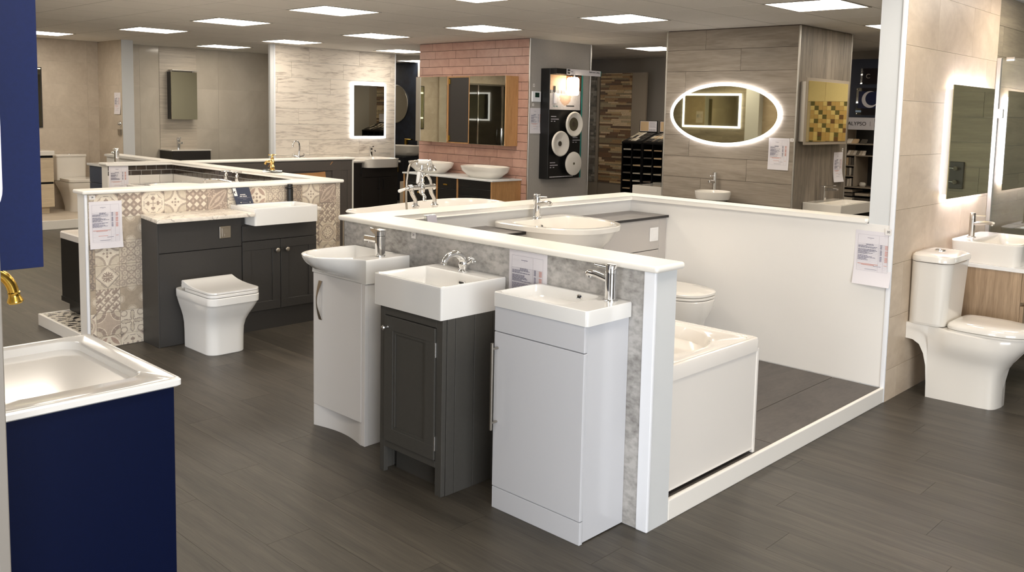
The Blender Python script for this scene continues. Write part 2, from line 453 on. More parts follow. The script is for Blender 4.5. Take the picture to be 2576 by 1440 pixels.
# ---- ceiling: 600 mm grid with light panels
LX, LY = -3.096, 6.34
LIGHTS = [(-5, -4 / 3), (-5, 0), (-4, -1), (-4, 0), (-4, 1), (-3, -1), (-3, 0), (-2, -1), (-2, 0), (-1, -1), (-1, 0), (0, 0), (-5, 2),
          (0, -1), (1, -1), (-1, -2), (-2, -2), (0, -2), (1, -2), (-7 / 3, -7 / 3), (-4, -7 / 3), (-1, -3), (-5, -7 / 3), (1, -3), (-6, 2), (0, 1), (1, 1), (1, 0), (0, 2), (-3, -3)]  # this row: unseen panels added to brighten the room and its reflections
lc = [(round(LX + 1.8 * i, 3), round(LY + 1.8 * j, 3)) for i, j in LIGHTS]
lc.append((round(LX - 0.6 * 6, 3), round(LY + 0.6 * 5, 3)))
b = B(); b.box(-14.5, 4.6, -4.2, 11.6, H + 0.03, H + 0.12)
ceiling = struct('ceiling', b, 'ceil')
b = B(); b.box(-0.2955, 0.2955, -0.2955, 0.2955, H, H + 0.012, 0.0015); ct_me = mesh_of(b, 'ceil', 'ceiling_tile')
cc = []
for i in range(-19, 14):
    for j in range(-18, 9):
        x, y = LX + 0.6 * i, LY + 0.6 * j
        if not (-14.3 < x < 4.4 and -4 < y < 11.4): continue
        if any(abs(x - p) < 0.1 and abs(y - q) < 0.1 for p, q in lc): continue
        cc.append((x, y))
def ckey(c):
    v = Vector((c[0], c[1], H - 1.55)); f = v.dot(FWD)
    if f < 0.4: return 99
    py = v.dot(DOWN) / f
    if abs(v.dot(RIGHT) / f) > 0.7 or py < -0.26: return 60 + f
    return f
cc.sort(key=ckey); rest = B()
for k, (x, y) in enumerate(cc):
    if k < 295 and ckey((x, y)) < 50: inst('ceiling_tile', ct_me, ceiling, (x, y, 0))
    else: rest.box(x - 0.2955, x + 0.2955, y - 0.2955, y + 0.2955, H, H + 0.012)
r_ = part('ceiling_tiling', rest, 'ceil', ceiling); r_['kind'] = 'stuff'
b = B()
for i in range(-20, 15):
    x = LX + 0.6 * i + 0.3
    if -14.4 < x < 4.5: b.box(x - 0.007, x + 0.007, -4.2, 11.5, H + 0.0005, H + 0.006)
for j in range(-18, 10):
    y = LY + 0.6 * j + 0.3
    if -4.2 < y < 11.5: b.box(-14.5, 4.5, y - 0.007, y + 0.007, H + 0.001, H + 0.0065)
part('grid_rail', b, 'tile_grid', ceiling)

# ---- outer shell
b = B(); b.box(-12.30, 4.5, 10.75, 10.9, 0, H); struct('wall_far', b, 'greywall_far')
b = B(); b.box(-14.3, -12.33, 10.1, 10.2, 0, H); wn = struct('wall_far_navy', b, mat('navy_wallpaper', (22, 30, 44), 0.55, bump=0.2, bscale=9, var=0.45))
b = B(); b.box(-12.33, -9.05, 10.1, 10.2, 0, H); struct('wall_far_grey', b, 'greywall')
b = B(); b.box(-14.4, -14.25, -4.2, 10.9, 0, H); struct('wall_outer_left', b, 'plaster')
b = B(); b.box(4.4, 4.5, -4.2, 10.9, 0, H)
struct('wall_outer_right', b, 'plaster')
b = B(); b.box(-14.4, 4.5, -4.3, -4.2, 0, H); struct('wall_behind', b, 'plaster')

def halfwall(name, x0, x1, y0, y1, mt, ztop=0.985):
    b = B(); b.box(x0, x1, y0, y1, 0, ztop); return struct(name, b, mt)
def cap(n, x0, x1, y0, y1, z=0.985, over=0.022):
    b = B(); b.box(x0 - over, x1 + over, y0 - over, y1 + over, z, z + 0.027, 0.012, 4)
    return struct('trim_%d' % n, b, 'capwhite')

# ---- centre bay
wA = halfwall('wall_centre_front', -3.79, -1.85, 2.633, 2.767, 'postwhite')
b = B(); b.box(-3.782, -1.898, 2.629, 2.6335, 0.004, 0.984); part('panel', b, 'concrete', wA)
b = B(); b.box(-1.898, -1.846, 2.6245, 2.640, 0.0, 0.985, 0.004, 2); part('corner_bead', b, 'trimwhite', wA)
b = B(); b.box(-3.795, -3.783, 2.6265, 2.64, 0.0, 0.985); part('edge_bead', b, 'alu', wA)
b = B(); b.box(-3.632, -1.86, 2.767, 2.771, 0.083, 0.985); part('inner_panel', b, 'wallwhite', wA)
wB = halfwall('wall_centre_back', -3.79, -3.635, 2.767, 4.84, 'wallwhite')
wC = halfwall('wall_centre_right', -3.79, -1.99, 4.845, 4.98, 'wallwhite')
b = B(); b.box(-3.635, -1.852, 4.84, 4.845, 0.083, 0.985); part('inner_panel', b, 'wallwhite', wC)
b = B()   # one continuous cap over three half walls, with mitred U plan
o_ = 0.022
U = [(-1.85 + o_, 2.633 - o_ - 0.004), (-1.85 + o_, 2.767 + o_), (-3.635 + o_, 2.767 + o_), (-3.635 + o_, 4.84 - o_), (-1.992, 4.84 - o_), (-1.992, 4.98), (-3.79 - o_, 4.98 + o_), (-3.79 - o_, 2.633 - o_ - 0.004)]
b.prism(U, 0.985, 1.012)
bmesh.ops.bevel(b.bm, geom=[e for e in b.bm.edges], offset=0.011, segments=4, profile=0.5, affect='EDGES')
struct('trim_1', b, 'capwhite')

# ---- tall wall on the right: white end, beige tiles on its +x side
b = B(); b.box(-1.99, -1.855, 4.842, 7.6, 0, H)
wR = struct('wall_right', b, 'postwhite')
b = B(); b.box(-1.872, -1.846, 4.832, 4.846, 0.0, H - 0.002, 0.004, 2); part('corner_bead', b, 'trimwhite', wR)
tiles_on(wR, 'x', -1.846, 4.846, 6.42, 0.0, H - 0.004, 0.604, 0.297, 'beigetile_r', 'wall_tile', gap=0.0014, thick=0.008, zoff=0.18, rowoff=[0.16, 0.46], bev=0)
tiles_on(wR, 'x', -1.846, 6.42, 7.6, 0.0, H - 0.004, 1.2, 0.2, 'olive', 'wood_effect_tile', gap=0.0022, thick=0.008, rowoff=[0.1, 0.7], bev=0)
b = B(); b.box(-1.846, 1.4, 7.608, 7.72, 0, H)
wS = struct('wall_shower', b, 'plaster')
tiles_on(wS, 'y', 7.6, -1.846, 0.6, 0.0, H - 0.004, 1.2, 0.2, 'olive', 'wood_effect_tile', gap=0.003, thick=0.008, rowoff=[0.3, 0.9, 0.5], bev=0)

# ---- centre bay platform
b = B(); b.box(-3.632, -1.868, 2.772, 4.839, 0.0, 0.071); pf = struct('floor_centre_platform', b, 'grout')
xs = [-3.63, -3.345, -2.745, -2.145, -1.868]; ys = [2.773, 3.40, 4.01, 4.45, 4.838]
ys = [2.773, 3.62, 4.838]
for i in range(4):
    for j in range(2):
        b = B(); b.box(xs[i] + 0.0016, xs[i + 1] - 0.0016, ys[j] + 0.0016, ys[j + 1] - 0.0016, 0.071, 0.079, 0.0008); part('floor_tile', b, 'darktile', pf)
b = B(); b.box(-1.868, -1.848, 2.768, 4.846, 0.0, 0.084, 0.004, 2); struct('trim_2', b, 'capwhite')

# ---- patterned tile half wall on the left
wD = halfwall('wall_left_patterned', -5.90, -5.773, 2.10, 3.97, 'capwhite')
b = B(); b.box(-5.785, -5.764, 2.094, 2.112, 0.0, 0.985, 0.006, 3); part('corner_bead', b, 'trimwhite', wD)
wP = halfwall('wall_metro_back', -8.49, -8.358, 3.24, 3.845, 'capwhite')
wQ = halfwall('wall_metro_right', -9.95, -5.91, 3.852, 3.97, 'capwhite')
wRR = halfwall('wall_painted', -8.49, -8.352, 3.972, 5.905, 'doorgrey')
b = B()
CU = [(-5.768 + o_, 2.10 - o_), (-5.768 + o_, 3.97 + o_), (-9.95, 3.97 + o_), (-9.95, 3.845 - o_), (-8.49 - o_, 3.845 - o_), (-8.49 - o_, 3.24 - o_), (-8.35 + o_, 3.24 - o_), (-8.35 + o_, 3.845 - o_), (-5.90 - o_, 3.845 - o_), (-5.90 - o_, 2.10 - o_)]
b.prism(CU, 0.985, 1.010)
bmesh.ops.bevel(b.bm, geom=[e for e in b.bm.edges], offset=0.010, segments=4, profile=0.5, affect='EDGES')
struct('trim_3', b, 'capwhite')
b = B(); b.box(-8.49 - o_, -8.35 + o_, 3.97 + o_, 5.93, 0.985, 1.010, 0.010, 3); struct('trim_4', b, 'capwhite')
b = B(); b.box(-8.49, -8.348, 5.906, 5.925, 0, 0.985, 0.003); struct('trim_5', b, 'capwhite')
# metro tiles (dark, two courses) over pale tiles
tiles_on(wP, 'x', -8.35, 3.24, 3.845, 0.892, 0.984, 0.0945, 0.0462, 'metro', 'metro_tile', gap=0.0052, thick=0.008, offs=0.02)
tiles_on(wP, 'x', -8.35, 3.24, 3.845, 0.62, 0.892, 0.19, 0.136, 'ceramic_warm', 'pale_tile', gap=0.003, thick=0.007, stagger=0.5)
tiles_on(wQ, 'y', 3.844, -8.35, -5.905, 0.892, 0.984, 0.0945, 0.0462, 'metro', 'metro_tile', gap=0.0052, thick=0.008, offs=0.02)
tiles_on(wQ, 'y', 3.845, -8.35, -5.905, 0.62, 0.892, 0.19, 0.272, 'ceramic_warm', 'pale_tile', gap=0.003, thick=0.007, stagger=0.5)

# painted partition: recessed door-like panels and a torn tan patch
def panel_frame(parent, x, y0, y1, z0, z1, wdt, d=0.016, mt='doorgrey'):
    for a in ((y0, y1, z1 - wdt, z1), (y0, y1, z0, z0 + wdt), (y0, y0 + wdt, z0 + wdt, z1 - wdt), (y1 - wdt, y1, z0 + wdt, z1 - wdt)):
        b = B(); b.box(x, x + d, *a, 0.002); part('frame_rail', b, mt, parent)
panel_frame(wRR, -8.352, 3.98, 5.74, 0.02, 0.975, 0.105)
panel_frame(wRR, -8.352, 5.742, 5.87, 0.02, 0.90, 0.03, 0.008)
b = B(); b.prism([(4.70, 0.80), (4.78, 0.84), (4.95, 0.855), (5.20, 0.85), (5.45, 0.853), (5.55, 0.862), (5.56, 0.78), (5.50, 0.62), (5.2, 0.60), (4.75, 0.66)], -8.352, -8.350, 'x'); part('torn_patch', b, 'tan', wRR)
for yy, zz in ((5.62, 0.955), (4.86, 0.953)):
    b = B(); b.prism([(yy - 0.018, zz - 0.02), (yy - 0.008, zz - 0.02), (yy + 0.02, zz + 0.014), (yy + 0.01, zz + 0.016)], -8.337, -8.3355, 'x'); part('chip_mark', b, 'tan', wRR)

# ---- far walls
b = B(); b.box(-14.25, -13.008, 1.2, 8.5, 0, H); wM = struct('wall_left', b, 'plaster')
tiles_on(wM, 'x', -13.0, 1.2, 4.944, 0.0, H, 0.9, 0.3, 'beigetile', 'wall_tile', gap=0.001, stagger=0.0, bev=0)
tiles_on(wM, 'x', -13.0, 5.097, 8.5, 0.0, H, 1.2, 0.6, 'marblegrey', 'marble_slab', gap=0.0015, stagger=0.0, offs=0.42, bev=0)
M['ridged'] = grainmat('ridged_pale_stone', (170, 160, 146), (210, 200, 184), (1, 0.6, 26), 2.2, 0.3, 0.9, 0.0, (0.3, 0.7), fine=0.3)
for k in range(4):
    b = B(); b.box(-13.0, -12.992, 5.80, 6.36, 0.002 + 0.6 * k, 0.599 + 0.6 * k, 0.001); part('ridged_tile', b, 'ridged', wM)
b = B(); b.box(-13.0, -12.205, 4.952, 5.09, 0, H); wT = struct('wall_left_partition', b, 'postwhite')
tiles_on(wT, 'y', 4.944, -13.0, -12.215, 0.0, H, 0.9, 0.3, 'beigetile', 'wall_tile', gap=0.001, stagger=0.0, bev=0)
b = B(); b.box(-12.205, -12.198, 4.944, 5.097, 0, H, 0.001); part('end_board', b, 'postwhite', wT)
b = B(); b.box(-10.985, -10.938, 6.40, 8.505, 0, H); wW = struct('wall_plank_display', b, 'postwhite')
b = B(); b.box(-10.945, -10.926, 6.45, 6.472, 0, H, 0.004, 2); part('corner_bead', b, 'trimwhite', wW)
b = B(); b.box(-10.945, -10.926, 8.505, 8.523, 0, H, 0.004, 2); part('corner_bead', b, 'trimwhite', wW)
tiles_on(wW, 'x', -10.93, 6.472, 8.505, 0.0, H, 0.85, 0.2155, 'whitewood', 'timber_tile', gap=0.003, rowoff=[0.66, 0.36, 0.66, 0.03, 0.25, 0.53], zoff=0.03, bev=0)
# pink brick block with grey return
b = B(); b.box(-9.0, -7.045, 7.409, 8.47, 0, H); wK = struct('wall_pink', b, 'grout_dark')
tiles_on(wK, 'y', 7.4, -9.0, -7.05, 0.0, H - 0.004, 0.38, 0.0985, 'pinktile', 'brick_tile', gap=0.0045, rowoff=[0.25, 0.06, 0.19, 0.31], zoff=0.034)
b = B(); b.box(-7.048, -7.04, 7.40, 8.475, 0, H); part('grey_facing', b, 'greywall', wK)
b = B(); b.box(-7.055, -7.034, 7.393, 7.404, 0, H, 0.003); part('edge_bead', b, 'alu', wK)
b = B(); b.box(-7.050, -7.030, 8.465, 8.485, 0, H, 0.003); part('edge_bead', b, 'alu', wK)
# taupe pillar
b = B(); b.box(-5.23, -3.812, 7.512, 8.58, 0, H); wO = struct('wall_taupe', b, 'grout_dark')
tiles_on(wO, 'y', 7.5, -5.235, -3.815, 0.0, H - 0.006, 1.2, 0.2085, 'taupewood', 'porcelain_plank', gap=0.0028, thick=0.012, rowoff=[0.92, 0.55, 0.23, 0.84, 0.45, 0.95, 0.3], zoff=0.12, bev=0)
b = B(); b.box(-3.812, -3.80, 7.512, 8.58, 0, H - 0.006); part('side_panel', b, 'taupewood_v', wO)
for X, Y in ((-3.815, 7.496), (-5.245, 7.496), (-3.812, 8.578)):
    b = B(); b.box(X, X + 0.016, Y, Y + 0.016, 0, H - 0.006, 0.004, 2); part('edge_bead', b, 'alu', wO)

# reflected surroundings that stand outside the view: grey shower bay and its white post
b = B(); b.box(-11.4, -8.35, 0.1, 0.29, 0, H); wX = struct('wall_left_front', b, 'plaster')
tiles_on(wX, 'y', 0.302, -11.4, -8.35, 0.0, H, 1.0, 0.6, 'olive', 'wall_tile', gap=0.002, thick=-0.012, bev=0)
b = B(); b.box(-8.35, -8.08, 0.1, 0.45, 0, H); struct('trim_6', b, 'postwhite')
b = B(); b.box(-8.08, -5.4, 0.1, 0.30, 0, H); wY = struct('wall_front_beige', b, 'plaster')
tiles_on(wY, 'y', 0.31, -8.08, -5.4, 0.0, H, 0.6, 0.3, 'beigetile_r', 'wall_tile', gap=0.002, thick=-0.01, stagger=0, bev=0)

# =================================================================== CEILING LIGHTS
names = {}
near = sorted(lc, key=lambda c: ckey(c))
b = B()
for a in ((-0.2955, 0.2955, -0.2955, -0.277), (-0.2955, 0.2955, 0.277, 0.2955), (-0.2955, -0.277, -0.277, 0.277), (0.277, 0.2955, -0.277, 0.277)):
    b.box(*a, H - 0.004, H + 0.02)
fr_me = mesh_of(b, 'tile_grid', 'frame')
b = B(); b.box(-0.277, 0.277, -0.277, 0.277, H - 0.0015, H + 0.010); df_me = mesh_of(b, 'panel_light', 'diffuser')
CL = {
 (0, 0): 'glowing square ceiling light panel nearest the tall white post on the right',
 (-1, 0): 'square ceiling light panel in front of the taupe pillar with the oval mirror',
 (-2, 0): 'glowing square ceiling light panel just in front of the pink brick wall',
 (-3, 0): 'square ceiling light panel between the whitewashed timber wall and the pink bricks',
 (-4, 0): 'glowing square ceiling light panel directly over the left end of the whitewashed timber wall',
 (-5, 0): 'square ceiling light panel just in front of the grey marble wall with mirror cabinet',
 (-2, -1): 'largest square ceiling light panel left of centre, near the top edge',
 (-3, -1): 'glowing square ceiling light panel second from the left in the front row',
 (-4, -1): 'glowing square ceiling light panel above the white pillar between beige and marble bays',
 (-5, -4 / 3): 'glowing ceiling light panel partly hidden by the navy wall cabinet',
 (-1, -1): 'ceiling light panel showing only a sliver at the top edge of the photo',
 (-4, 1): 'ceiling light panel partly hidden behind top left of the pink brick wall, upper',
 (-5, 2): 'farthest ceiling light panel, over the navy wallpaper alcove',
}
for (i, j), c in list(zip(LIGHTS, lc)) + [(('x', 0), lc[-1])]:
    lab = CL.get((i, j), 'unseen square ceiling light panel added above the shop floor to brighten the room')
    if i == 'x': lab = 'ceiling light panel partly hidden by the left edge of the taupe pillar'
    t = thing('ceiling_light', lab, 'light', (c[0], c[1], 0), group='square ceiling light panels')
    inst('frame', fr_me, t, (0, 0, 0)); inst('diffuser', df_me, t, (0, 0, 0))

# =================================================================== FIXTURE BUILDERS (local frame: back at y=0, front towards -y, floor z=0)
def basin_rect(name, label, loc, rot, w, d, h, bowl, depth, r=0.012, tb=0.004, rb=0.03, mt='ceramic', group=None, taper=0.0, overflow=None, lip=0.006):
    """rectangular basin, base at z=0 of its own frame, rim at z=h. bowl=(x0,x1,y0,y1) of the opening"""
    t = thing(name, label, 'basin', loc, rot, group)
    cx, cy = 0, -d / 2; n = 6
    x0, x1, y0, y1 = bowl; bx, by, bw, bd = (x0 + x1) / 2, (y0 + y1) / 2, x1 - x0, y1 - y0
    rings = [rr(cx, cy, w - 2 * taper, d - 2 * taper, r, 0, n), rr(cx, cy, w - 2 * taper, d - 2 * taper, r, 0.0005, n), rr(cx, cy, w, d, r, h - tb * 2, n), rr(cx, cy, w - tb * 0.5, d - tb * 0.5, r, h - tb * 0.6, n), rr(cx, cy, w - tb * 2, d - tb * 2, max(r - tb, 0.003), h, n),
             rr(bx, by, bw + lip, bd + lip, rb + lip / 2, h, n), rr(bx, by, bw, bd, rb, h - lip / 2, n), rr(bx, by, bw - 0.012, bd - 0.012, rb, h - depth * 0.35, n), rr(bx, by, bw - 0.035, bd - 0.035, rb, h - depth * 0.75, n),
             rr(bx, by, bw - 0.08, bd - 0.08, rb, h - depth * 0.96, n), rr(bx, by, 0.05, 0.05, 0.024, h - depth, n)]
    b = B(); b.loft(rings); part('bowl', b, mt, t)
    b = B(); b.lathe((bx, by, h - depth + 0.001), [(0.021, 0), (0.021, 0.003), (0.017, 0.005), (0.0, 0.005)], 20); part('waste', b, 'chrome', t)
    if overflow:
        kind, ox, oz = overflow
        b = B(); yy = y1 - 0.0075
        if kind == 'round':
            b.lathe((ox, yy + 0.002, oz), [(0.015, 0), (0.015, 0.004), (0.010, 0.006), (0.009, 0.002)], 20, axis=(0, -1, 0)); part('overflow_ring', b, 'chrome', t)
            b = B(); b.lathe((ox, yy + 0.001, oz), [(0.009, 0), (0.009, 0.002)], 16, axis=(0, -1, 0)); part('overflow_hole', b, 'black', t)
        else:
            b.loft([[(p[0], yy + 0.002, p[1]) for p in [(ox + a[0], oz + a[1]) for a in rr(0, 0, 0.045, 0.02, 0.0099, 0)]], [(p[0], yy - 0.004, p[1]) for p in [(ox + a[0], oz + a[1]) for a in rr(0, 0, 0.045, 0.02, 0.0099, 0)]]])
            part('overflow_ring', b, 'chrome', t)
            b = B(); b.loft([[(ox + a[0], yy - 0.003, oz + a[1]) for a in rr(0, 0, 0.032, 0.010, 0.0049, 0)], [(ox + a[0], yy - 0.0045, oz + a[1]) for a in rr(0, 0, 0.032, 0.010, 0.0049, 0)]]); part('overflow_hole', b, 'black', t)
    return t

# ---- taps: local frame with base at the origin, spout towards -y
def tap_mono_round(label, loc, rot, h=0.15, reach=0.115, r=0.021, mt='chrome', pin=True, group=None, hs=0.62, cat='tap'):
    t = thing('basin_tap', label, cat, loc, rot, group)
    b = B(); b.lathe((0, 0, 0), [(r + 0.008, 0), (r + 0.008, 0.004), (r + 0.004, 0.007), (r, 0.008), (r, h * 0.745), (r - 0.0015, h * 0.75), (r, h * 0.755), (r, h - 0.003), (r - 0.002, h), (0.0, h)], 32); part('body', b, mt, t)
    z = h * hs
    b = B(); b.tube([(0, 0, z - 0.006), (0, -r * 0.9, z - 0.004), (0, -reach * 0.6, z + 0.006), (0, -reach + 0.01, z + 0.007), (0, -reach, z + 0.002)], [r * 0.70, r * 0.70, r * 0.66, r * 0.62, r * 0.54], 20); part('spout', b, mt, t)
    b = B(); b.lathe((0, -reach + 0.012, z + 0.002), [(0.009, 0), (0.009, 0.012)], 16, axis=(0, 0, -1)); part('aerator', b, mt, t)
    b = B()
    b.tube([(0, -r * 0.9, h * 0.88), (0, -r - 0.058, h * 0.90)], 0.0042, 12)
    part('lever', b, mt, t); return t

def tap_mono_square(label, loc, rot, h=0.15, mt='chrome', reach=0.11):
    t = thing('basin_tap', label, 'tap', loc, rot)
    b = B(); b.loft([sup(0, 0, 0.023, 0.0205, z, 2.6, 32) for z in (0, 0.004)] + [sup(0, 0, 0.0215 + k, 0.019 + k, z, 2.8, 32) for z, k in ((0.006, 0), (h * 0.55, 0.001), (h * 0.745, 0.002), (h * 0.75, -0.001), (h * 0.757, 0.002), (h - 0.008, 0.002))]); part('body', b, mt, t)
    b = B(); b.box(-0.014, 0.014, -reach, -0.014, h * 0.49, h * 0.49 + 0.026, 0.003, 2); part('spout', b, mt, t)
    b = B(); b.lathe((0, -reach + 0.018, h * 0.49), [(0.009, 0), (0.009, 0.006)], 16, axis=(0, 0, -1)); part('aerator', b, mt, t)
    b = B(); b.prism([(0.024, h - 0.008), (0.024, h), (-0.03, h), (-0.052, h + 0.003), (-0.052, h - 0.013), (-0.028, h - 0.013), (-0.02, h - 0.024), (-0.0, h - 0.024)], -0.019, 0.019, 'x')
    b2 = B(); b2.prism([(0.022, h - 0.008), (0.022, h - 0.002), (-0.028, h - 0.002), (-0.056, h + 0.004), (-0.056, h - 0.012), (-0.03, h - 0.02), (-0.016, h - 0.03), (0, h - 0.03)], -0.016, 0.016, 'x')
    bmesh.ops.bevel(b2.bm, geom=b2.bm.edges[:], offset=0.002, segments=2, profile=0.5, affect='EDGES')
    part('lever', b2, mt, t); b.bm.free()
    return t

def cross_head(b, c, s=1.0, mt=None, cap=True):
    x, y, z = c
    b.lathe((x, y, z), [(0.011 * s, 0), (0.013 * s, 0.004 * s), (0.008 * s, 0.010 * s), (0.007 * s, 0.02 * s), (0.010 * s, 0.024 * s), (0.010 * s, 0.032 * s), (0.0, 0.036 * s)], 16)
    for k in range(4):
        a = PI / 4 + k * PI / 2; dx, dy = math.cos(a), math.sin(a)
        b.tube([(x, y, z + 0.028 * s), (x + dx * 0.024 * s, y + dy * 0.024 * s, z + 0.028 * s), (x + dx * 0.03 * s, y + dy * 0.03 * s, z + 0.028 * s), (x + dx * 0.034 * s, y + dy * 0.034 * s, z + 0.028 * s)], [0.004 * s, 0.0035 * s, 0.006 * s, 0.003 * s], 8)

def tap_traditional(label, loc, rot):
    """monobloc with arched spout and two cross heads on raked arms"""
    t = thing('basin_tap', label, 'tap', loc, rot)
    b = B(); b.lathe((0, 0, 0), [(0.026, 0), (0.027, 0.005), (0.022, 0.010), (0.018, 0.014), (0.022, 0.026), (0.026, 0.040), (0.022, 0.056)], 28); part('body', b, 'chrome', t)
    b = B(); pts = []; rs = []
    for k in range(15):
        a = k / 14; ang = a * 2.75
        pts.append((0, -0.060 + 0.066 * math.cos(ang) - a * 0.008, 0.036 + 0.068 * math.sin(ang) * (1 + 0.06 * a)))
        rs.append(0.0235 - 0.010 * a if a > 0.1 else 0.023)
    rs[-1] = 0.014; rs[-2] = 0.0145
    b.tube(pts, rs, 20); part('spout', b, 'chrome', t)
    e = pts[-1]
    b = B(); b.lathe((e[0], e[1], e[2] + 0.004), [(0.013, 0), (0.017, 0.004), (0.014, 0.008), (0.016, 0.013), (0.012, 0.015)], 20, axis=(0, 0.05, -1)); part('nozzle', b, 'chrome', t)
    for sx in (-1, 1):
        ax = Vector((sx * 0.62, 0.30, 0.62)).normalized()
        p0 = Vector((0, 0.004, 0.030)); p1 = p0 + ax * 0.052
        b = B(); b.tube([p0, p0 + ax * 0.02, p0 + ax * 0.036, p1], [0.016, 0.012, 0.013, 0.009], 16)
        u = ax.orthogonal().normalized(); v = ax.cross(u)
        q = p1 + ax * 0.006
        for k in range(4):
            d = u * math.cos(k * PI / 2 + 0.5) + v * math.sin(k * PI / 2 + 0.5)
            b.tube([q, q + d * 0.017, q + d * 0.022, q + d * 0.026], [0.0042, 0.0034, 0.0062, 0.003], 10)
        cr = part('cross_handle', b, 'chrome', t)
        b = B(); b.lathe(p1 + ax * 0.004, [(0.0125, 0), (0.0125, 0.007), (0.009, 0.011), (0, 0.011)], 20, axis=ax); part('index_ring', b, 'chrome', cr)
        b = B(); b.lathe(p1 + ax * 0.0145, [(0.0085, 0), (0.0085, 0.0012), (0, 0.0016)], 18, axis=ax); part('index_cap', b, 'ceramic', cr)
    return t

def paper(label, c, w, h, facing, curl=0.012, seed=1, lines=1, blank=0.16, bare=False, group='price sheets taped to the displays', side=1):
    """printed price list taped to a wall; c = top-centre on the wall; the loose foot curls off it"""
    rnd = random.Random(seed)
    px = facing == 'x'
    def P(a, dep, z):  # a along the wall, dep off the wall
        return (c[0] + dep, c[1] + a, c[2] + z) if px else (c[0] + a, c[1] - dep, c[2] + z)
    def dep(z, a=0):
        k = max(0, (-z / h - 0.45) / 0.55); return 0.0016 + curl * k * k * (1 + 0.5 * a / w)
    t = thing('price_sheet', label, 'paper', P(0, 0, -h), 0, group, world=True)
    b = B(); N = 12; nx = 4; rg = []
    for k in range(N + 1):
        z = -h * k / N; A = [-w / 2 + w * i / nx for i in range(nx + 1)]
        rg.append([P(x, dep(z, x), z) for x in A] + [P(x, dep(z, x) - 0.0008, z) for x in reversed(A)])
    b.loft(rg)
    part('sheet', b, 'paper', t)
    if bare: return t
    def strip(b, a0, a1, z0, z1):
        m_ = 0.0016
        q = [P(a0, dep(z0, a0) + m_, z0), P(a1, dep(z0, a1) + m_, z0), P(a1, dep(z1, a1) + m_, z1), P(a0, dep(z1, a0) + m_, z1)]
        v = [b.bm.verts.new(p) for p in q]; b.bm.faces.new(v)
    L0, R0, T0, B0 = -w * 0.42, w * 0.40, -h * 0.07, -h * (1 - blank)
    g = B(); th = 0.0008
    for z in (T0, T0 - h * 0.17, B0): strip(g, L0, R0, z, z - th)
    for a in (L0, R0, w * 0.14, w * 0.27): strip(g, a, a + th, T0 if a in (L0, R0, w * 0.14) else T0 - h * 0.17, B0)
    if lines:
        z = T0 - h * 0.19
        while z > B0 + 0.004: strip(g, L0, R0, z, z - 0.0004); z -= h * 0.0165
    o = part('ruled_lines', g, 'ink_soft', t); o['kind'] = 'stuff'
    g = B(); z = T0 - h * 0.055; strip(g, -w * 0.17, w * 0.0, z, z - 0.0022); strip(g, -w * 0.09, -w * 0.075, z - 0.005, z - 0.007)
    z = T0 - h * 0.17
    k = 0
    while z > T0 - h * 0.50:
        if k % 7 not in (5,):
            e = L0 + w * (0.2 + 0.33 * rnd.random()); x = L0 + 0.003 * (k > 1)
            if k < 2: x = -w * 0.2; e = w * (-0.02 + 0.04 * rnd.random())
            while x < e:
                q = x + w * (0.02 + 0.06 * rnd.random()); strip(g, x, min(q, e), z, z - h * 0.0098); x = q + w * 0.008
            strip(g, w * 0.17, w * 0.225, z, z - h * 0.0098)
        z -= h * 0.0165; k += 1
    strip(g, w * 0.02, w * 0.22, B0 + h * 0.10, B0 + h * 0.093); strip(g, -w * 0.2, w * 0.12, B0 + h * 0.035, B0 + h * 0.028)
    o = part('printed_text', g, 'ink', t); o['kind'] = 'stuff'
    g = B(); z = T0 - h * 0.175; k = 0
    while z > T0 - h * 0.50:
        if k % 7 not in (5,): strip(g, w * 0.30, w * 0.375, z, z - h * 0.0098)
        z -= h * 0.0165; k += 1
    z = T0 - h * 0.54
    for q, (a, e) in enumerate(((-0.40, 0.14), (-0.30, 0.04))): strip(g, w * a, w * e, z - q * h * 0.017, z - q * h * 0.017 - h * 0.010)
    for q, (a, e) in enumerate(((-0.24, 0.05), (0.29, 0.37))): strip(g, w * a, w * e, B0 + h * 0.13, B0 + h * 0.122)
    o = part('red_text', g, 'ink_red', t); o['kind'] = 'stuff'
    return t

def sticker(num, c, w, h, facing, label):
    px = facing == 'x'; b = B()
    if px: b.box(c[0], c[0] + 0.0012, c[1] - w / 2, c[1] + w / 2, c[2] - h / 2, c[2] + h / 2)
    else: b.box(c[0] - w / 2, c[0] + w / 2, c[1] - 0.0012, c[1], c[2] - h / 2, c[2] + h / 2)
    o = solo('number_sticker', b, 'sticker', label, 'sticker', 'numbered display stickers')
    text_mesh(num, h * 0.52, 'ink_black', o, (c[0] + 0.0016, c[1], c[2]) if px else (c[0], c[1] - 0.0016, c[2]), FACE_PX if px else FACE_NY)
    return o

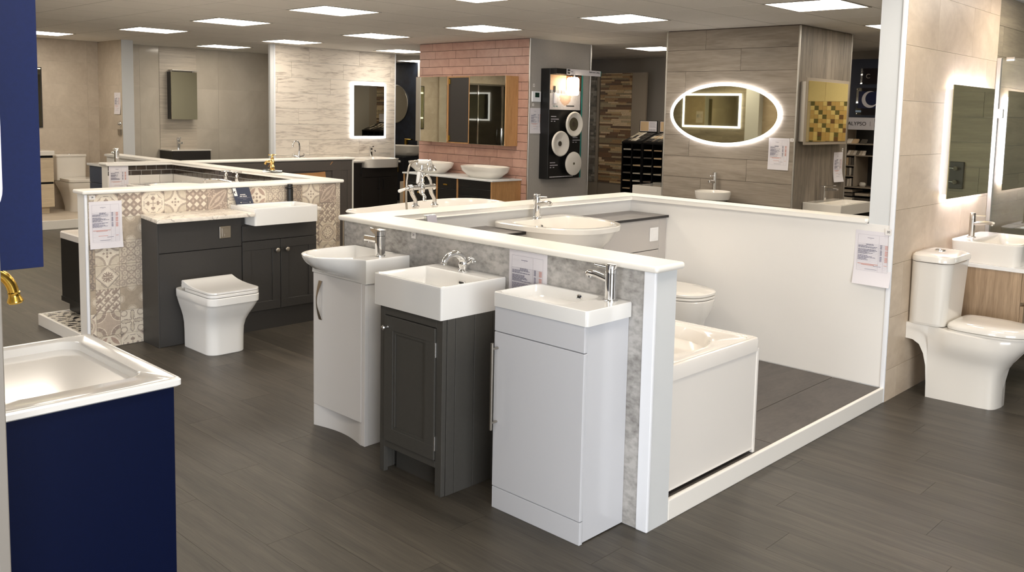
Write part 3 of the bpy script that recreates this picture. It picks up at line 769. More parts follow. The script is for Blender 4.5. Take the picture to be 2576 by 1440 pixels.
# =================================================================== THREE CLOAKROOM VANITIES IN FRONT OF THE CONCRETE PANEL
# -- right: light grey gloss unit
t = thing('vanity_cabinet', 'light grey gloss vanity cabinet with long steel bar handle, rightmost of the three', 'cabinet', (-2.187, 2.5, 0), group='cloakroom vanity cabinets', world=True)
b = B(); b.box(-2.410, -1.962, 2.391, 2.6285, 0.004, 0.808, 0.0015); part('carcass', b, 'gloss_grey', t)
b = B(); b.box(-2.413, -1.960, 2.371, 2.3895, 0.0, 0.0855, 0.0015, 2); part('plinth', b, 'gloss_grey', t)
b = B(); b.box(-2.413, -1.960, 2.370, 2.3895, 0.0885, 0.7065, 0.002, 2); dr = part('door', b, 'gloss_grey', t)
b = B(); b.tube([(-2.392, 2.338, 0.668), (-2.392, 2.338, 0.325)], 0.006, 16)
b.tube([(-2.392, 2.338, 0.645), (-2.392, 2.371, 0.645)], 0.0042, 12); b.tube([(-2.392, 2.338, 0.352), (-2.392, 2.371, 0.352)], 0.0042, 12)
part('bar_handle', b, 'brushed', dr)
b = B(); b.box(-2.413, -1.960, 2.370, 2.3895, 0.7095, 0.806, 0.002, 2); part('top_rail', b, 'gloss_grey', t)
basin_rect('washbasin', 'shallow rectangular white washbasin with round overflow on the light grey cabinet', (-2.182, 2.6285, 0.808), 0, 0.474, 0.265, 0.056, (-0.224, 0.105, -0.252, -0.022), 0.05, r=0.014, rb=0.035, overflow=('round', 0.0, 0.034), group='cloakroom basins')
tap_mono_round('tall round chrome mixer tap with pin lever on the rightmost cloakroom basin', (-2.012, 2.575, 0.863), -PI / 2, h=0.138, reach=0.112, r=0.0215)
# -- middle: dark shaker unit, stands further forward
t = thing('vanity_cabinet', 'dark grey-green shaker vanity cabinet with chrome knob, middle of the three', 'cabinet', (-2.815, 2.43, 0), group='cloakroom vanity cabinets', world=True)
b = B(); b.box(-3.008, -2.614, 2.300, 2.575, 0.113, 0.727); part('carcass', b, 'sage_dark', t)
for x0, x1 in ((-3.014, -2.983), (-2.650, -2.612)):
    b = B(); b.box(x0, x1, 2.279, 2.300, 0, 0.727, 0.001); part('face_stile', b, 'sage_dark', t)
b = B(); b.box(-2.983, -2.650, 2.279, 2.300, 0.690, 0.727, 0.0008); part('top_rail', b, 'sage_dark', t)
b = B(); b.box(-2.983, -2.650, 2.279, 2.300, 0.113, 0.142, 0.0008); part('bottom_rail', b, 'sage_dark', t)
b = B(); b.box(-2.983, -2.650, 2.345, 2.360, 0, 0.113); part('kickboard', b, 'sage_dark', t)
yv = [2.300, 2.345, 2.448, 2.552, 2.575]
for i in range(4):
    b = B(); b.box(-2.614, -2.608, yv[i] + 0.0012, yv[i + 1] - 0.0012, 0, 0.727, 0.0012); part('side_board', b, 'sage_dark', t)
    b = B(); b.box(-3.014, -3.008, yv[i] + 0.0012, yv[i + 1] - 0.0012, 0, 0.727, 0.0012); part('side_board', b, 'sage_dark', t)
b = B(); b.box(-2.980, -2.653, 2.2805, 2.298, 0.145, 0.687); dr = part('door', b, 'sage_dark', t)
W_ = 0.058
for a in ((-2.980, -2.653, 0.687 - W_, 0.687), (-2.980, -2.653, 0.145, 0.145 + W_), (-2.980, -2.980 + W_, 0.145 + W_, 0.687 - W_), (-2.653 - W_, -2.653, 0.145 + W_, 0.687 - W_)):
    b = B(); b.box(a[0], a[1], 2.272, 2.2805, a[2], a[3], 0.0006); part('door_rail', b, 'sage_dark', dr)
bx0, bx1, bz0, bz1 = -2.980 + W_, -2.653 - W_, 0.145 + W_, 0.687 - W_
b = B()
for q in ([(bx0, bz0), (bx0 + .012, bz0 + .012), (bx0 + .012, bz1 - .012), (bx0, bz1)], [(bx1, bz0), (bx1, bz1), (bx1 - .012, bz1 - .012), (bx1 - .012, bz0 + .012)], [(bx0, bz0), (bx1, bz0), (bx1 - .012, bz0 + .012), (bx0 + .012, bz0 + .012)], [(bx0, bz1), (bx0 + .012, bz1 - .012), (bx1 - .012, bz1 - .012), (bx1, bz1)]):
    b.prism(q, 2.2805, 2.2755, 'y')
part('bead_moulding', b, 'sage_dark', dr)
for z in (0.60, 0.215):
    b = B(); b.cyl((-2.6515, 2.2765, z - 0.03), (-2.6515, 2.2765, z + 0.03), 0.0042, 12); part('hinge', b, 'chrome', dr)
b = B(); b.lathe((-2.958, 2.272, 0.640), [(0.006, 0), (0.004, 0.004), (0.004, 0.013), (0.009, 0.018), (0.0105, 0.023), (0.007, 0.028), (0, 0.029)], 20, axis=(0, -1, 0)); part('knob', b, 'chrome', dr)
basin_rect('washbasin', 'deep square white washbasin on the dark shaker cabinet, front of the three', (-2.828, 2.6285, 0.727), 0, 0.436, 0.362, 0.134, (-0.205, 0.205, -0.348, -0.088), 0.11, r=0.008, rb=0.012, overflow=('slot', 0.045, 0.095), group='cloakroom basins')
tt = tap_traditional('traditional chrome basin tap with arched spout and cross handles', (-2.822, 2.575, 0.861), 0)
tt.scale = (0.86, 0.86, 0.78)
# -- left: white unit with round-fronted basin
t = thing('vanity_cabinet', 'gloss white vanity cabinet with bow handle and arched plinth, leftmost of the three', 'cabinet', (-3.475, 2.5, 0), group='cloakroom vanity cabinets', world=True)
b = B(); b.prism([(2.402, 0.108), (2.402, 0.762), (2.6285, 0.762), (2.6285, 0.0), (2.46, 0.0), (2.46, 0.108)], -3.676, -3.274, 'x'); part('carcass', b, 'gloss_white', t)
b = B(); b.box(-3.274, -3.266, 2.4025, 2.6285, 0.0, 0.761, 0.001); part('side_panel', b, 'gloss_white', t)
b = B(); b.box(-3.290, -3.264, 2.381, 2.402, 0.0, 0.761, 0.0015); part('side_stile', b, 'gloss_white', t)
b = B(); b.box(-3.682, -3.2925, 2.380, 2.400, 0.108, 0.760, 0.002, 2); dr = part('door', b, 'gloss_white', t)
arch = [(-3.682, 0), (-3.665, 0)] + [(-3.665 + 0.352 * k / 14, 0.052 * math.sin(PI * k / 14) ** 0.8) for k in range(1, 14)] + [(-3.313, 0), (-3.291, 0), (-3.291, 0.1065), (-3.682, 0.1065)]
b = B()
b.prism([(-3.682, 2.400), (-3.682, 2.3815)] + [(-3.676 + 0.380 * k / 16, 2.3815 + 0.030 * math.sin(PI * k / 16)) for k in range(17)] + [(-3.291, 2.3815), (-3.291, 2.45), (-3.682, 2.45)], 0.0, 0.1065, 'z'); part('plinth', b, 'gloss_white', t)
b = B(); rg = []
for k in range(17):
    a = k / 16; z = 0.727 - 0.19 * a; s = math.sin(PI * a)
    hw = 0.0135 - 0.0105 * s ** 1.4; y = 2.3795 - 0.016 * s; xc = -3.631 + hw
    rg.append([(xc - hw, y, z), (xc + hw, y, z), (xc + hw, y - 0.003, z), (xc - hw, y - 0.003, z)])
b.loft(rg); part('bow_handle', b, 'brushed', dr)
t = thing('washbasin', 'white washbasin with rounded protruding bowl front on the white cabinet', 'basin', (-3.475, 2.5, 0.762), group='cloakroom basins', world=True)
X0, X1, Y0, Y1 = -3.690, -3.256, 2.379, 2.6285
body = [(X0, Y1), (X0, Y0), (X1, Y0), (X1, Y1)]
top = [(X0, Y1), (X0 - 0.004, 2.46), (-3.687, 2.385), (-3.668, 2.325), (-3.625, 2.275), (-3.56, 2.246), (-3.50, 2.242), (-3.44, 2.262), (-3.395, 2.295), (-3.355, 2.335), (-3.325, 2.362), (-3.295, 2.376), (X1, Y0), (X1, Y1)]
C_ = (-3.48, 2.47)
angs = sorted([2 * PI * k / 72 for k in range(72)] + [math.atan2(p[1] - C_[1], p[0] - C_[0]) % (2 * PI) for p in body])
def mixr(p, q, k, z): return [(a[0] * (1 - k) + c[0] * k, a[1] * (1 - k) + c[1] * k, z) for a, c in zip(p, q)]
rb_ = polar(body, C_, angs, 0); rt_ = polar(top, C_, angs, 0)
bowlp = [(-3.668, 2.612), (-3.672, 2.45), (-3.662, 2.375), (-3.635, 2.315), (-3.585, 2.278), (-3.53, 2.264), (-3.47, 2.268), (-3.42, 2.30), (-3.38, 2.345), (-3.36, 2.40), (-3.352, 2.50), (-3.352, 2.60), (-3.358, 2.612)]
ri_ = polar(bowlp, C_, angs, 0)
def shrink(r, k, z): return [(C_[0] + (p[0] - C_[0]) * k, C_[1] + (p[1] - C_[1]) * k, z) for p in r]
ZB = 0.762; ZT = 0.872
rings = [mixr(rb_, rt_, 0, ZB), mixr(rb_, rt_, 0.0, ZB + 0.008)]
for a in (0.04, 0.12, 0.22, 0.34, 0.48, 0.64, 0.8, 0.92):
    rings.append(mixr(rb_, rt_, min(1, math.sin(a * PI / 2) ** 0.75), ZB + 0.010 + (ZT - ZB - 0.014) * a))
rings += [mixr(rb_, rt_, 1, ZT - 0.004), shrink(rt_, 0.992, ZT - 0.001), shrink(rt_, 0.982, ZT), shrink(ri_, 1.01, ZT), shrink(ri_, 0.99, ZT - 0.004), shrink(ri_, 0.95, ZT - 0.03), shrink(ri_, 0.82, ZT - 0.07), shrink(ri_, 0.5, ZT - 0.092), shrink(ri_, 0.12, ZT - 0.097)]
b = B(); b.loft(rings); part('bowl', b, 'ceramic', t)
b = B(); b.lathe((C_[0], C_[1], ZT - 0.096), [(0.021, 0), (0.021, 0.003), (0.0, 0.005)], 20); part('waste', b, 'chrome', t)
tap_mono_square('chrome mixer tap with flat lever on the leftmost cloakroom basin', (-3.313, 2.50, 0.872), -PI / 2, h=0.128)

paper('white printed price sheet on the concrete panel between two cloakroom basins', (-2.487, 2.629, 0.982), 0.215, 0.297, 'y', curl=0.004, seed=3)
sticker('31', (-3.228, 2.6288, 0.9705), 0.030, 0.031, 'y', 'small white sticker printed 31 on the concrete panel')

# =================================================================== CENTRE BAY INTERIOR
# fitted putty-coloured furniture along the back half wall (front plane x=-3.335), slate worktops, semi-recessed basin
t = thing('fitted_furniture', 'light putty fitted bathroom furniture with flush plate inside the white centre bay', 'cabinet', (-3.48, 3.82, 0.079), world=True)
b = B(); b.prism([(2.78, 0.079), (4.80, 0.079), (4.80, 0.889), (4.10, 0.889), (4.10, 0.695), (3.455, 0.695), (3.455, 0.889), (2.78, 0.889)], -3.632, -3.352, 'x'); part('carcass', b, 'putty', t)
for nm, y0, y1, z0, z1 in (('side_stile', 4.762, 4.838, 0.079, 0.888), ('access_panel', 4.185, 4.760, 0.690, 0.888), ('front_panel', 4.185, 4.760, 0.10, 0.685), ('door', 3.830, 4.181, 0.10, 0.692), ('door', 3.478, 3.826, 0.10, 0.692), ('filler', 4.104, 4.181, 0.696, 0.888), ('door', 3.13, 3.474, 0.10, 0.888), ('door', 2.785, 3.126, 0.10, 0.888)):
    b = B(); b.box(-3.352, -3.334, y0, y1, z0, z1, 0.0015); part(nm, b, 'putty', t)
b = B(); b.box(-3.334, -3.326, 4.652, 4.742, 0.745, 0.835, 0.003, 2); fp = part('flush_plate', b, 'gloss_white', t)
b = B(); b.box(-3.326, -3.3235, 4.668, 4.726, 0.758, 0.822, 0.0012); part('large_button', b, 'gloss_white', fp)
b = B(); b.box(-3.3235, -3.3215, 4.688, 4.712, 0.760, 0.780, 0.0008); part('small_button', b, 'gloss_white', fp)
wt = B(); wt.box(-3.633, -3.320, 4.070, 4.838, 0.892, 0.907, 0.0008)
o = solo('worktop', wt, 'slate', 'dark slate worktop right of the inset basin in the white bay', 'worktop', 'slate worktops')
b = B(); b.box(-3.3205, -3.3155, 4.070, 4.838, 0.8915, 0.9075, 0.001); part('black_edge', b, 'slate_edge', o)
wt = B(); wt.box(-3.633, -3.320, 2.775, 3.485, 0.892, 0.907, 0.0008)
o = solo('worktop', wt, 'slate', 'dark slate worktop left of the inset basin in the white bay', 'worktop', 'slate worktops')
b = B(); b.box(-3.3205, -3.3155, 2.775, 3.485, 0.8915, 0.9075, 0.001); part('black_edge', b, 'slate_edge', o)
# semi-recessed basin
t = thing('washbasin', 'white semi-recessed basin with bowed front set between slate worktops', 'basin', (-3.40, 3.777, 0.70), world=True)
def Dring(x0, x1, y0, y1, z, e=2.4, k=1.0, n=64):
    """D-plan ring: straight back at x0, bowed front to x1"""
    cx, cy, hy = x0, (y0 + y1) / 2, (y1 - y0) / 2; P = []
    for i in range(n):
        a = 2 * PI * i / n; c, s_ = math.cos(a), math.sin(a)
        if c >= 0:
            P.append((cx + 0.30 * (x1 - x0) + 0.70 * (x1 - x0) * c ** (2 / e) * k, cy + hy * math.copysign(abs(s_) ** (2 / e), s_), z))
        else:
            P.append((cx + 0.30 * (x1 - x0) * (1 - abs(c) ** (2 / 8)), cy + hy * math.copysign(min(1, abs(s_) ** (2 / 8)), s_), z))
    return P
rings = [Dring(-3.50, -3.30, 3.68, 3.87, 0.70), Dring(-3.52, -3.20, 3.62, 3.93, 0.725), Dring(-3.55, -3.10, 3.56, 3.99, 0.78), Dring(-3.57, -3.03, 3.52, 4.035, 0.85), Dring(-3.578, -3.00, 3.495, 4.065, 0.908),
         Dring(-3.583, -2.985, 3.468, 4.088, 0.910), Dring(-3.583, -2.982, 3.466, 4.090, 0.935), Dring(-3.581, -2.985, 3.470, 4.086, 0.940)]
rings += [Dring(-3.49, -3.02, 3.515, 4.04, 0.940), Dring(-3.485, -3.03, 3.522, 4.033, 0.934), Dring(-3.47, -3.06, 3.55, 4.00, 0.88), Dring(-3.44, -3.14, 3.61, 3.94, 0.81), Dring(-3.40, -3.24, 3.70, 3.85, 0.79), Dring(-3.36, -3.31, 3.75, 3.80, 0.785)]
b = B(); b.loft(rings); part('bowl', b, 'ceramic_warm', t)
b = B(); b.lathe((-3.474, 3.777, 0.895), [(0.014, 0), (0.014, 0.004), (0.009, 0.006), (0.009, 0.002)], 20, axis=(1, 0, 0.2)); part('overflow_ring', b, 'alu', t)
b = B(); b.lathe((-3.472, 3.777, 0.895), [(0.009, 0), (0.009, 0.0035)], 16, axis=(1, 0, 0.2)); part('overflow_hole', b, 'black', t)
tp = tap_mono_round('round chrome mixer tap on the inset basin inside the white bay', (-3.535, 3.80, 0.941), PI / 2, h=0.140, reach=0.115, r=0.0205, hs=0.62)
# leaning acrylic sign block on the cap behind vanities
t = thing('display_plaque', 'small grey plaque in clear acrylic leaning inside the white bay corner', 'sign', (-3.30, 2.80, 0.90), 0, world=True)
b = B(); b.prism([(2.785, 0.907), (2.80, 0.907), (2.782, 1.045), (2.774, 1.045)], -3.345, -3.262, 'x'); part('plate', b, 'ink_soft', t)
b = B(); b.prism([(2.80, 0.907), (2.83, 0.907), (2.786, 1.045), (2.782, 1.045)], -3.347, -3.260, 'x'); part('acrylic_block', b, 'acryl_clear', t)
bpy.data.objects.remove(t.children[0]); bpy.data.objects.remove([c for c in t.children][0])
t.location = (-3.325, 2.82, 0.907); OFF[t.name] = (-3.325, 2.82, 0.907)
def leanbox(x0, x1, y0, y1, lean, z0, z1):
    b = B(); b.loft([[(x0, y0, z0), (x1, y0, z0), (x1, y1, z0), (x0, y1, z0)], [(x0 - lean, y0, z1), (x1 - lean, y0, z1), (x1 - lean, y1, z1), (x0 - lean, y1, z1)]]); return b
part('plate', leanbox(-3.331, -3.325, 2.815, 2.875, 0.03, 0.907, 1.035), 'ink_soft', t)
part('acrylic_block', leanbox(-3.349, -3.332, 2.813, 2.877, 0.03, 0.907, 1.037), 'acryl_clear', t)

# wall-hung style toilet in the bay (rounded) facing +x, in front of the furniture
def toilet_round(label, loc, rot, z0=0.0, mt='ceramic_warm'):
    t = thing('toilet', label, 'toilet', loc, rot)
    def ring(z, a, y0, y1, e=2.6): return sup(0, (y0 + y1) / 2, a, (y1 - y0) / 2, z, e, 48)
    b = B(); b.loft([ring(0, 0.115, -0.46, 0.0), ring(0.03, 0.115, -0.46, 0), ring(0.16, 0.125, -0.475, 0), ring(0.27, 0.155, -0.52, 0), ring(0.34, 0.178, -0.553, 0), ring(0.385, 0.183, -0.56, 0), ring(0.392, 0.178, -0.555, -0.005)]); part('pan', b, mt, t)
    b = B(); b.loft([ring(0.396, 0.180, -0.557, -0.06), ring(0.398, 0.183, -0.56, -0.06), ring(0.410, 0.183, -0.56, -0.06), ring(0.412, 0.180, -0.557, -0.062)]); part('seat', b, mt, t)
    b = B(); b.loft([ring(0.415, 0.181, -0.558, -0.06), ring(0.418, 0.184, -0.561, -0.06), ring(0.430, 0.184, -0.561, -0.06), ring(0.436, 0.176, -0.553, -0.066), ring(0.438, 0.12, -0.49, -0.12)]); part('lid', b, mt, t)
    b = B(); b.box(-0.09, 0.09, -0.058, -0.03, 0.393, 0.425, 0.006, 2); part('hinge_bar', b, mt, t)
    return t
toilet_round('rounded white toilet half hidden behind the white post end, inside the bay', (-3.3335, 4.50, 0.079), PI / 2)

# bath across the bay mouth
t = thing('bath', 'white acrylic bath with end panel on the raised tiled platform', 'bath', (-2.6, 3.13, 0.079), world=True)
x0, x1, y0, y1, zr = -3.33, -1.875, 2.775, 3.470, 0.600
cx, cy, W2, D2 = (x0 + x1) / 2, (y0 + y1) / 2, x1 - x0, y1 - y0
n = 12
def R4(w, d, r, z, dx=0): return rr(cx + dx, cy, w, d, r, z, n)
b = B(); b.loft([R4(W2 - 0.03, D2 - 0.03, 0.02, 0.535), R4(W2, D2, 0.022, 0.540), R4(W2, D2, 0.022, zr - 0.012), R4(W2 - 0.006, D2 - 0.006, 0.022, zr - 0.003), R4(W2 - 0.02, D2 - 0.02, 0.02, zr),
    R4(W2 - 0.05, D2 - 0.05, 0.06, zr - 0.001), R4(W2 - 0.055, D2 - 0.055, 0.06, zr - 0.006), R4(W2 - 0.17, D2 - 0.105, 0.27, zr - 0.008), R4(W2 - 0.19, D2 - 0.12, 0.27, zr - 0.014), R4(W2 - 0.22, D2 - 0.15, 0.26, zr - 0.06), R4(W2 - 0.30, D2 - 0.22, 0.22, zr - 0.25), R4(W2 - 0.42, D2 - 0.30, 0.19, zr - 0.38), R4(W2 - 0.6, D2 - 0.45, 0.12, zr - 0.40), R4(0.3, 0.05, 0.02, zr - 0.40)])
part('tub', b, 'acrylic', t)
b = B(); b.box(-1.893, -1.880, 2.785, 3.452, 0.094, 0.545, 0.003, 2); part('end_panel', b, 'acrylic', t)
b = B(); b.box(-1.895, -1.876, 3.452, 3.470, 0.079, 0.552, 0.003, 2); part('corner_post', b, 'acrylic', t)
b = B(); b.box(-3.32, -1.896, 3.452, 3.464, 0.085, 0.545, 0.002); part('side_panel', b, 'acrylic', t)
b = B(); b.lathe((-2.02, 3.12, zr - 0.395), [(0.03, 0), (0.03, 0.004), (0, 0.006)], 20); part('waste', b, 'chrome', t)

paper('price sheet with curled foot on the white bay wall beside the beige wall', (-1.965 + 0.012, 4.8398, 0.945), 0.212, 0.300, 'y', curl=0.022, seed=11, lines=1, blank=0.26)
sticker('30', (-1.874, 4.8318, 0.950), 0.034, 0.034, 'y', 'small white sticker printed 30 at the corner of the white bay wall')

# =================================================================== RIGHT: CLOSE-COUPLED TOILET, BASIN UNIT, LIT MIRROR, SHOWER SCREEN
t = thing('toilet', 'white close-coupled toilet with flat-topped cistern against the beige tiled wall', 'toilet', (-1.845, 5.262, 0), PI / 2)
def srr(w, y0, y1, r, z, n=8): return rr(0, (y0 + y1) / 2, w, y1 - y0, r, z, n)
b = B()
b.loft([srr(0.345, -0.200, 0.0, 0.055, 0.418), srr(0.352, -0.203, 0.0, 0.06, 0.43), srr(0.378, -0.222, 0, 0.07, 0.765), srr(0.380, -0.224, 0, 0.07, 0.772)]); ci = part('cistern', b, 'ceramic_warm', t)
b = B(); b.loft([srr(0.388, -0.228, 0, 0.072, 0.7755), srr(0.396, -0.232, 0.0, 0.075, 0.780), srr(0.396, -0.232, 0, 0.075, 0.796), srr(0.388, -0.226, -0.003, 0.075, 0.808), srr(0.35, -0.195, -0.01, 0.07, 0.818), srr(0.25, -0.13, -0.04, 0.04, 0.824)]); part('cistern_lid', b, 'ceramic_warm', t)
b = B(); b.lathe((0, -0.105, 0.8235), [(0.030, 0), (0.030, 0.004), (0.026, 0.006), (0.025, 0.004), (0, 0.004)], 24); bt = part('flush_button', b, 'chrome', t)
b = B()
# pan: skirted body lofted along y as side-profile slices
def slab(y, z0, z1, w0, w1, k=0.0):
    """cross-section in x-z at depth y: width w0 at foot, w1 at rim"""
    P = []
    zs = [0, .06, .25, .45, .56, .63, .70, .77, .85, .93, .98, 1]
    for s_ in (1, -1):
        seq = zs if s_ == 1 else list(reversed(zs))
        for q in seq:
            f_ = min(1, max(0, (q - .50) / .34)); f_ = f_ * f_ * (3 - 2 * f_)
            ww = w0 + (w1 - w0) * f_
            if q == 1: ww -= 0.012
            P.append((s_ * ww / 2, y, z0 + (z1 - z0) * q))
    return P
secs = [slab(0.0, 0.325, 0.418, 0.325, 0.330), slab(-0.04, 0.322, 0.418, 0.322, 0.330), slab(-0.075, 0.300, 0.418, 0.315, 0.328), slab(-0.098, 0.25, 0.418, 0.30, 0.322), slab(-0.112, 0.18, 0.418, 0.285, 0.316), slab(-0.118, 0.08, 0.418, 0.275, 0.312), slab(-0.120, 0.0, 0.418, 0.272, 0.312),
        slab(-0.17, 0, 0.414, 0.270, 0.312), slab(-0.205, 0, 0.412, 0.266, 0.345), slab(-0.235, 0, 0.410, 0.262, 0.362), slab(-0.32, 0, 0.406, 0.256, 0.366), slab(-0.40, 0, 0.404, 0.250, 0.362), slab(-0.45, 0, 0.403, 0.232, 0.345)]
def nose(d, foot, w0, w1):
    """front slices: the foot stays back while the rim leans out"""
    P = []
    for x, y_, z in slab(0, 0, 0.402, w0, w1):
        q = z / 0.402; lean = 0.0 if q < 0.45 else min(1, ((q - .45) / .45)) ** 1.2
        P.append((x, -0.45 - foot - (d - foot) * lean, z))
    return P
secs += [nose(0.045, 0.014, 0.205, 0.318), nose(0.085, 0.024, 0.165, 0.276), nose(0.120, 0.031, 0.10, 0.215), nose(0.145, 0.034, 0.05, 0.14), nose(0.156, 0.035, 0.01, 0.05)]
b.loft(secs); part('pan', b, 'ceramic_warm', t)
def oval(z, g=0.0, y0=-0.205, y1=-0.628, w=0.182):
    P = []; ym = -0.40
    for k in range(48):
        a = 2 * PI * k / 48; c, s_ = math.cos(a), math.sin(a)
        if s_ < 0: P.append(((w - g) * math.copysign(abs(c) ** 0.85, c), ym + (abs(y1 - ym) - g) * -abs(s_) ** 0.9, z))
        else: P.append(((w - g) * math.copysign(abs(c) ** 0.35, c), ym + (abs(y0 - ym) - g) * abs(s_) ** 0.45, z))
    return P
b = B(); b.loft([oval(0.405, 0.012), oval(0.4055, 0.004), oval(0.414, 0.003), oval(0.416, 0.006)]); part('seat', b, 'ceramic_warm', t)
b = B(); b.loft([oval(0.418, 0.004), oval(0.420, 0.0), oval(0.434, 0.0), oval(0.447, 0.008), oval(0.456, 0.026), oval(0.461, 0.06), oval(0.462, 0.12)]); part('lid', b, 'ceramic_warm', t)
b = B(); b.box(-0.10, 0.10, -0.205, -0.185, 0.415, 0.44, 0.006, 2); part('hinge_bar', b, 'ceramic_warm', t)
b = B(); b.lathe((-0.1178, -0.19, 0.04), [(0.005, 0), (0.005, 0.0012), (0, 0.0012)], 12, axis=(-1, 0, 0)); part('fixing_cap', b, 'black', t)

t = thing('wall_hung_vanity', 'grey oak wall-hung vanity unit with white slab top beside the toilet', 'cabinet', (-1.844, 5.86, 0.33), world=True)
b = B(); b.box(-1.844, -1.398, 5.612, 6.18, 0.330, 0.700, 0.0012); part('carcass', b, 'oakgrey', t)
b = B(); b.box(-1.397, -1.379, 5.614, 6.178, 0.527, 0.697, 0.0012); part('drawer', b, 'oakgrey', t)
b = B(); b.box(-1.397, -1.379, 5.614, 6.178, 0.332, 0.505, 0.0012); part('drawer', b, 'oakgrey', t)
b = B(); b.box(-1.844, -1.374, 5.603, 6.19, 0.700, 0.722, 0.0015, 2); part('slab_top', b, 'ceramic', t)
basin_rect('countertop_basin', 'rounded rectangular white countertop basin on the grey oak vanity', (-1.815, 5.93, 0.722), PI / 2, 0.60, 0.395, 0.128, (-0.285, 0.285, -0.375, -0.120), 0.10, r=0.055, rb=0.05, taper=0.010, mt='ceramic_warm', lip=0.010)
tap_mono_round('tall brushed steel mixer tap on the rounded countertop basin', (-1.752, 5.835, 0.850), PI / 2, h=0.152, reach=0.125, r=0.0175, mt='brushed', hs=0.60)

t = thing('backlit_mirror', 'frameless backlit mirror throwing cool white light on the beige tiles', 'mirror', (-1.845, 5.99, 1.09), world=True)
b = B(); b.box(-1.808, -1.802, 5.495, 6.270, 1.100, 1.776, 0.0006); part('mirror_glass', b, 'mirror', t)
b = B(); b.box(-1.845, -1.822, 5.56, 6.21, 1.17, 1.71); part('housing', b, 'alu', t)
for nm, a in (('led_strip', (5.535, 5.547, 1.15, 1.73)), ('led_strip', (6.224, 6.236, 1.15, 1.73)), ('led_strip', (5.56, 6.21, 1.722, 1.734)), ('led_strip', (5.56, 6.21, 1.144, 1.156))):
    b = B(); b.box(-1.841, -1.812, *a); part(nm, b, 'led_back', t)
b = B(); b.box(-1.842, -1.811, 5.512, 5.520, 1.125, 1.75, 0.003, 2); part('edge_guide', b, 'trimwhite', t)

t = thing('shower_screen', 'clear glass shower screen with aluminium wall channel beside the lit mirror', 'shower screen', (-1.6, 6.43, 0), world=True)
b = B(); b.box(-1.845, -1.817, 6.412, 6.440, 0.02, 1.985, 0.002); part('wall_channel', b, 'alu', t)
b = B(); b.box(-1.816, -0.75, 6.423, 6.429, 0.02, 1.98); part('glass_pane', b, 'glass', t)
for x in (-1.79, -1.45):
    b = B(); b.box(x, x + 0.05, 6.414, 6.438, 1.965, 1.99, 0.003, 2); part('glass_clamp', b, 'alu', t)
b = B(); b.box(-1.840, -1.785, 6.406, 6.424, 1.59, 1.65, 0.003, 2); part('bracket', b, 'alu', t)
# shower valve seen only in the lit mirror
t = thing('shower_valve', 'black rectangular shower valve plate with two lever handles, seen in the backlit mirror', 'shower valve', (-1.20, 7.598, 1.15), world=True)
b = B(); b.box(-1.235, -1.125, 7.578, 7.596, 1.02, 1.24, 0.004, 2); part('plate', b, 'black', t)
for z in (1.185, 1.075):
    b = B(); b.lathe((-1.18, 7.578, z), [(0.018, 0), (0.018, 0.03), (0.014, 0.034), (0, 0.034)], 20, axis=(0, -1, 0)); b.tube([(-1.18, 7.552, z), (-1.12, 7.545, z + 0.004)], 0.004, 10); part('lever_handle', b, 'chrome', t)

# =================================================================== LEFT: PATTERNED TILE WALL
CR, TA, DK, LT, RO, BR = (208, 196, 177), (178, 164, 150), (140, 129, 120), (224, 213, 195), (194, 177, 161), (160, 144, 132)
def m_oct(u, v):
    a, b_ = abs(u), abs(v); d = max(a, b_, (a + b_) * 0.70)
    if a + b_ > 1.72: return DK
    if a + b_ > 1.58: return RO
    if 0.77 < d < 0.82 and not (0.28 < min(a, b_) / max(a, b_, 1e-3) < 0.5): return DK
    p, q = (a, b_) if a > b_ else (b_, a)
    if 0.30 < p < 0.56 and q < 0.16 * math.sin(PI * (p - 0.26) / 0.34) + 0.02: return BR
    if p < 0.28 and q < 0.04: return TA
    if 0.56 <= p < 0.66 and q < 0.035: return BR
    if abs(p - 0.56) < 0.07 and abs(q - 0.5) < 0.05: return RO
    return LT
def m_lat(u, v):
    s_, d = (u + v) * 1.5, (u - v) * 1.5
    fs, fd = s_ % 1.0, d % 1.0
    k = (int(math.floor(s_)) + int(math.floor(d))) % 2
    if k: return LT if 0.12 < fs < 0.88 and 0.12 < fd < 0.88 else BR
    return BR if abs(fs - 0.5) > 0.22 or abs(fd - 0.5) > 0.22 else RO
def m_star(u, v):
    a, b_ = abs(u), abs(v); rc = math.hypot(1 - a, 1 - b_)
    if 0.72 < rc < 0.90: return TA
    if rc < 0.72: return CR if rc > 0.2 else RO
    p, q = (a, b_) if a > b_ else (b_, a)
    if p < 0.10: return TA
    if 0.16 < p < 0.40 and q < 0.09 * math.sin(PI * (p - 0.16) / 0.24): return BR
    return LT
def m_leaf(u, v):
    p, q = (u + v) / 1.4142, (u - v) / 1.4142
    w_ = 0.42 * (1 - (p / 1.25) ** 2)
    if abs(abs(q) - w_) < 0.075 and abs(p) < 1.2: return RO
    if abs(q) < w_:
        if abs(q) < 0.16 * (1 - (p / 0.5) ** 2) and abs(p) < 0.5: return RO
        if 0.5 < abs(p) < 1.0 and abs(q) < 0.07: return RO
        return BR
    r = math.hypot(abs(u - v) / 1.4142 - 0.78, p)
    if abs(r - 0.30 - 0.10 * math.cos(5 * math.atan2(p, abs(q) - 0.78))) < 0.07: return RO
    if abs(q) > 1.1: return RO
    return BR if max(abs(u), abs(v)) < 0.96 else DK
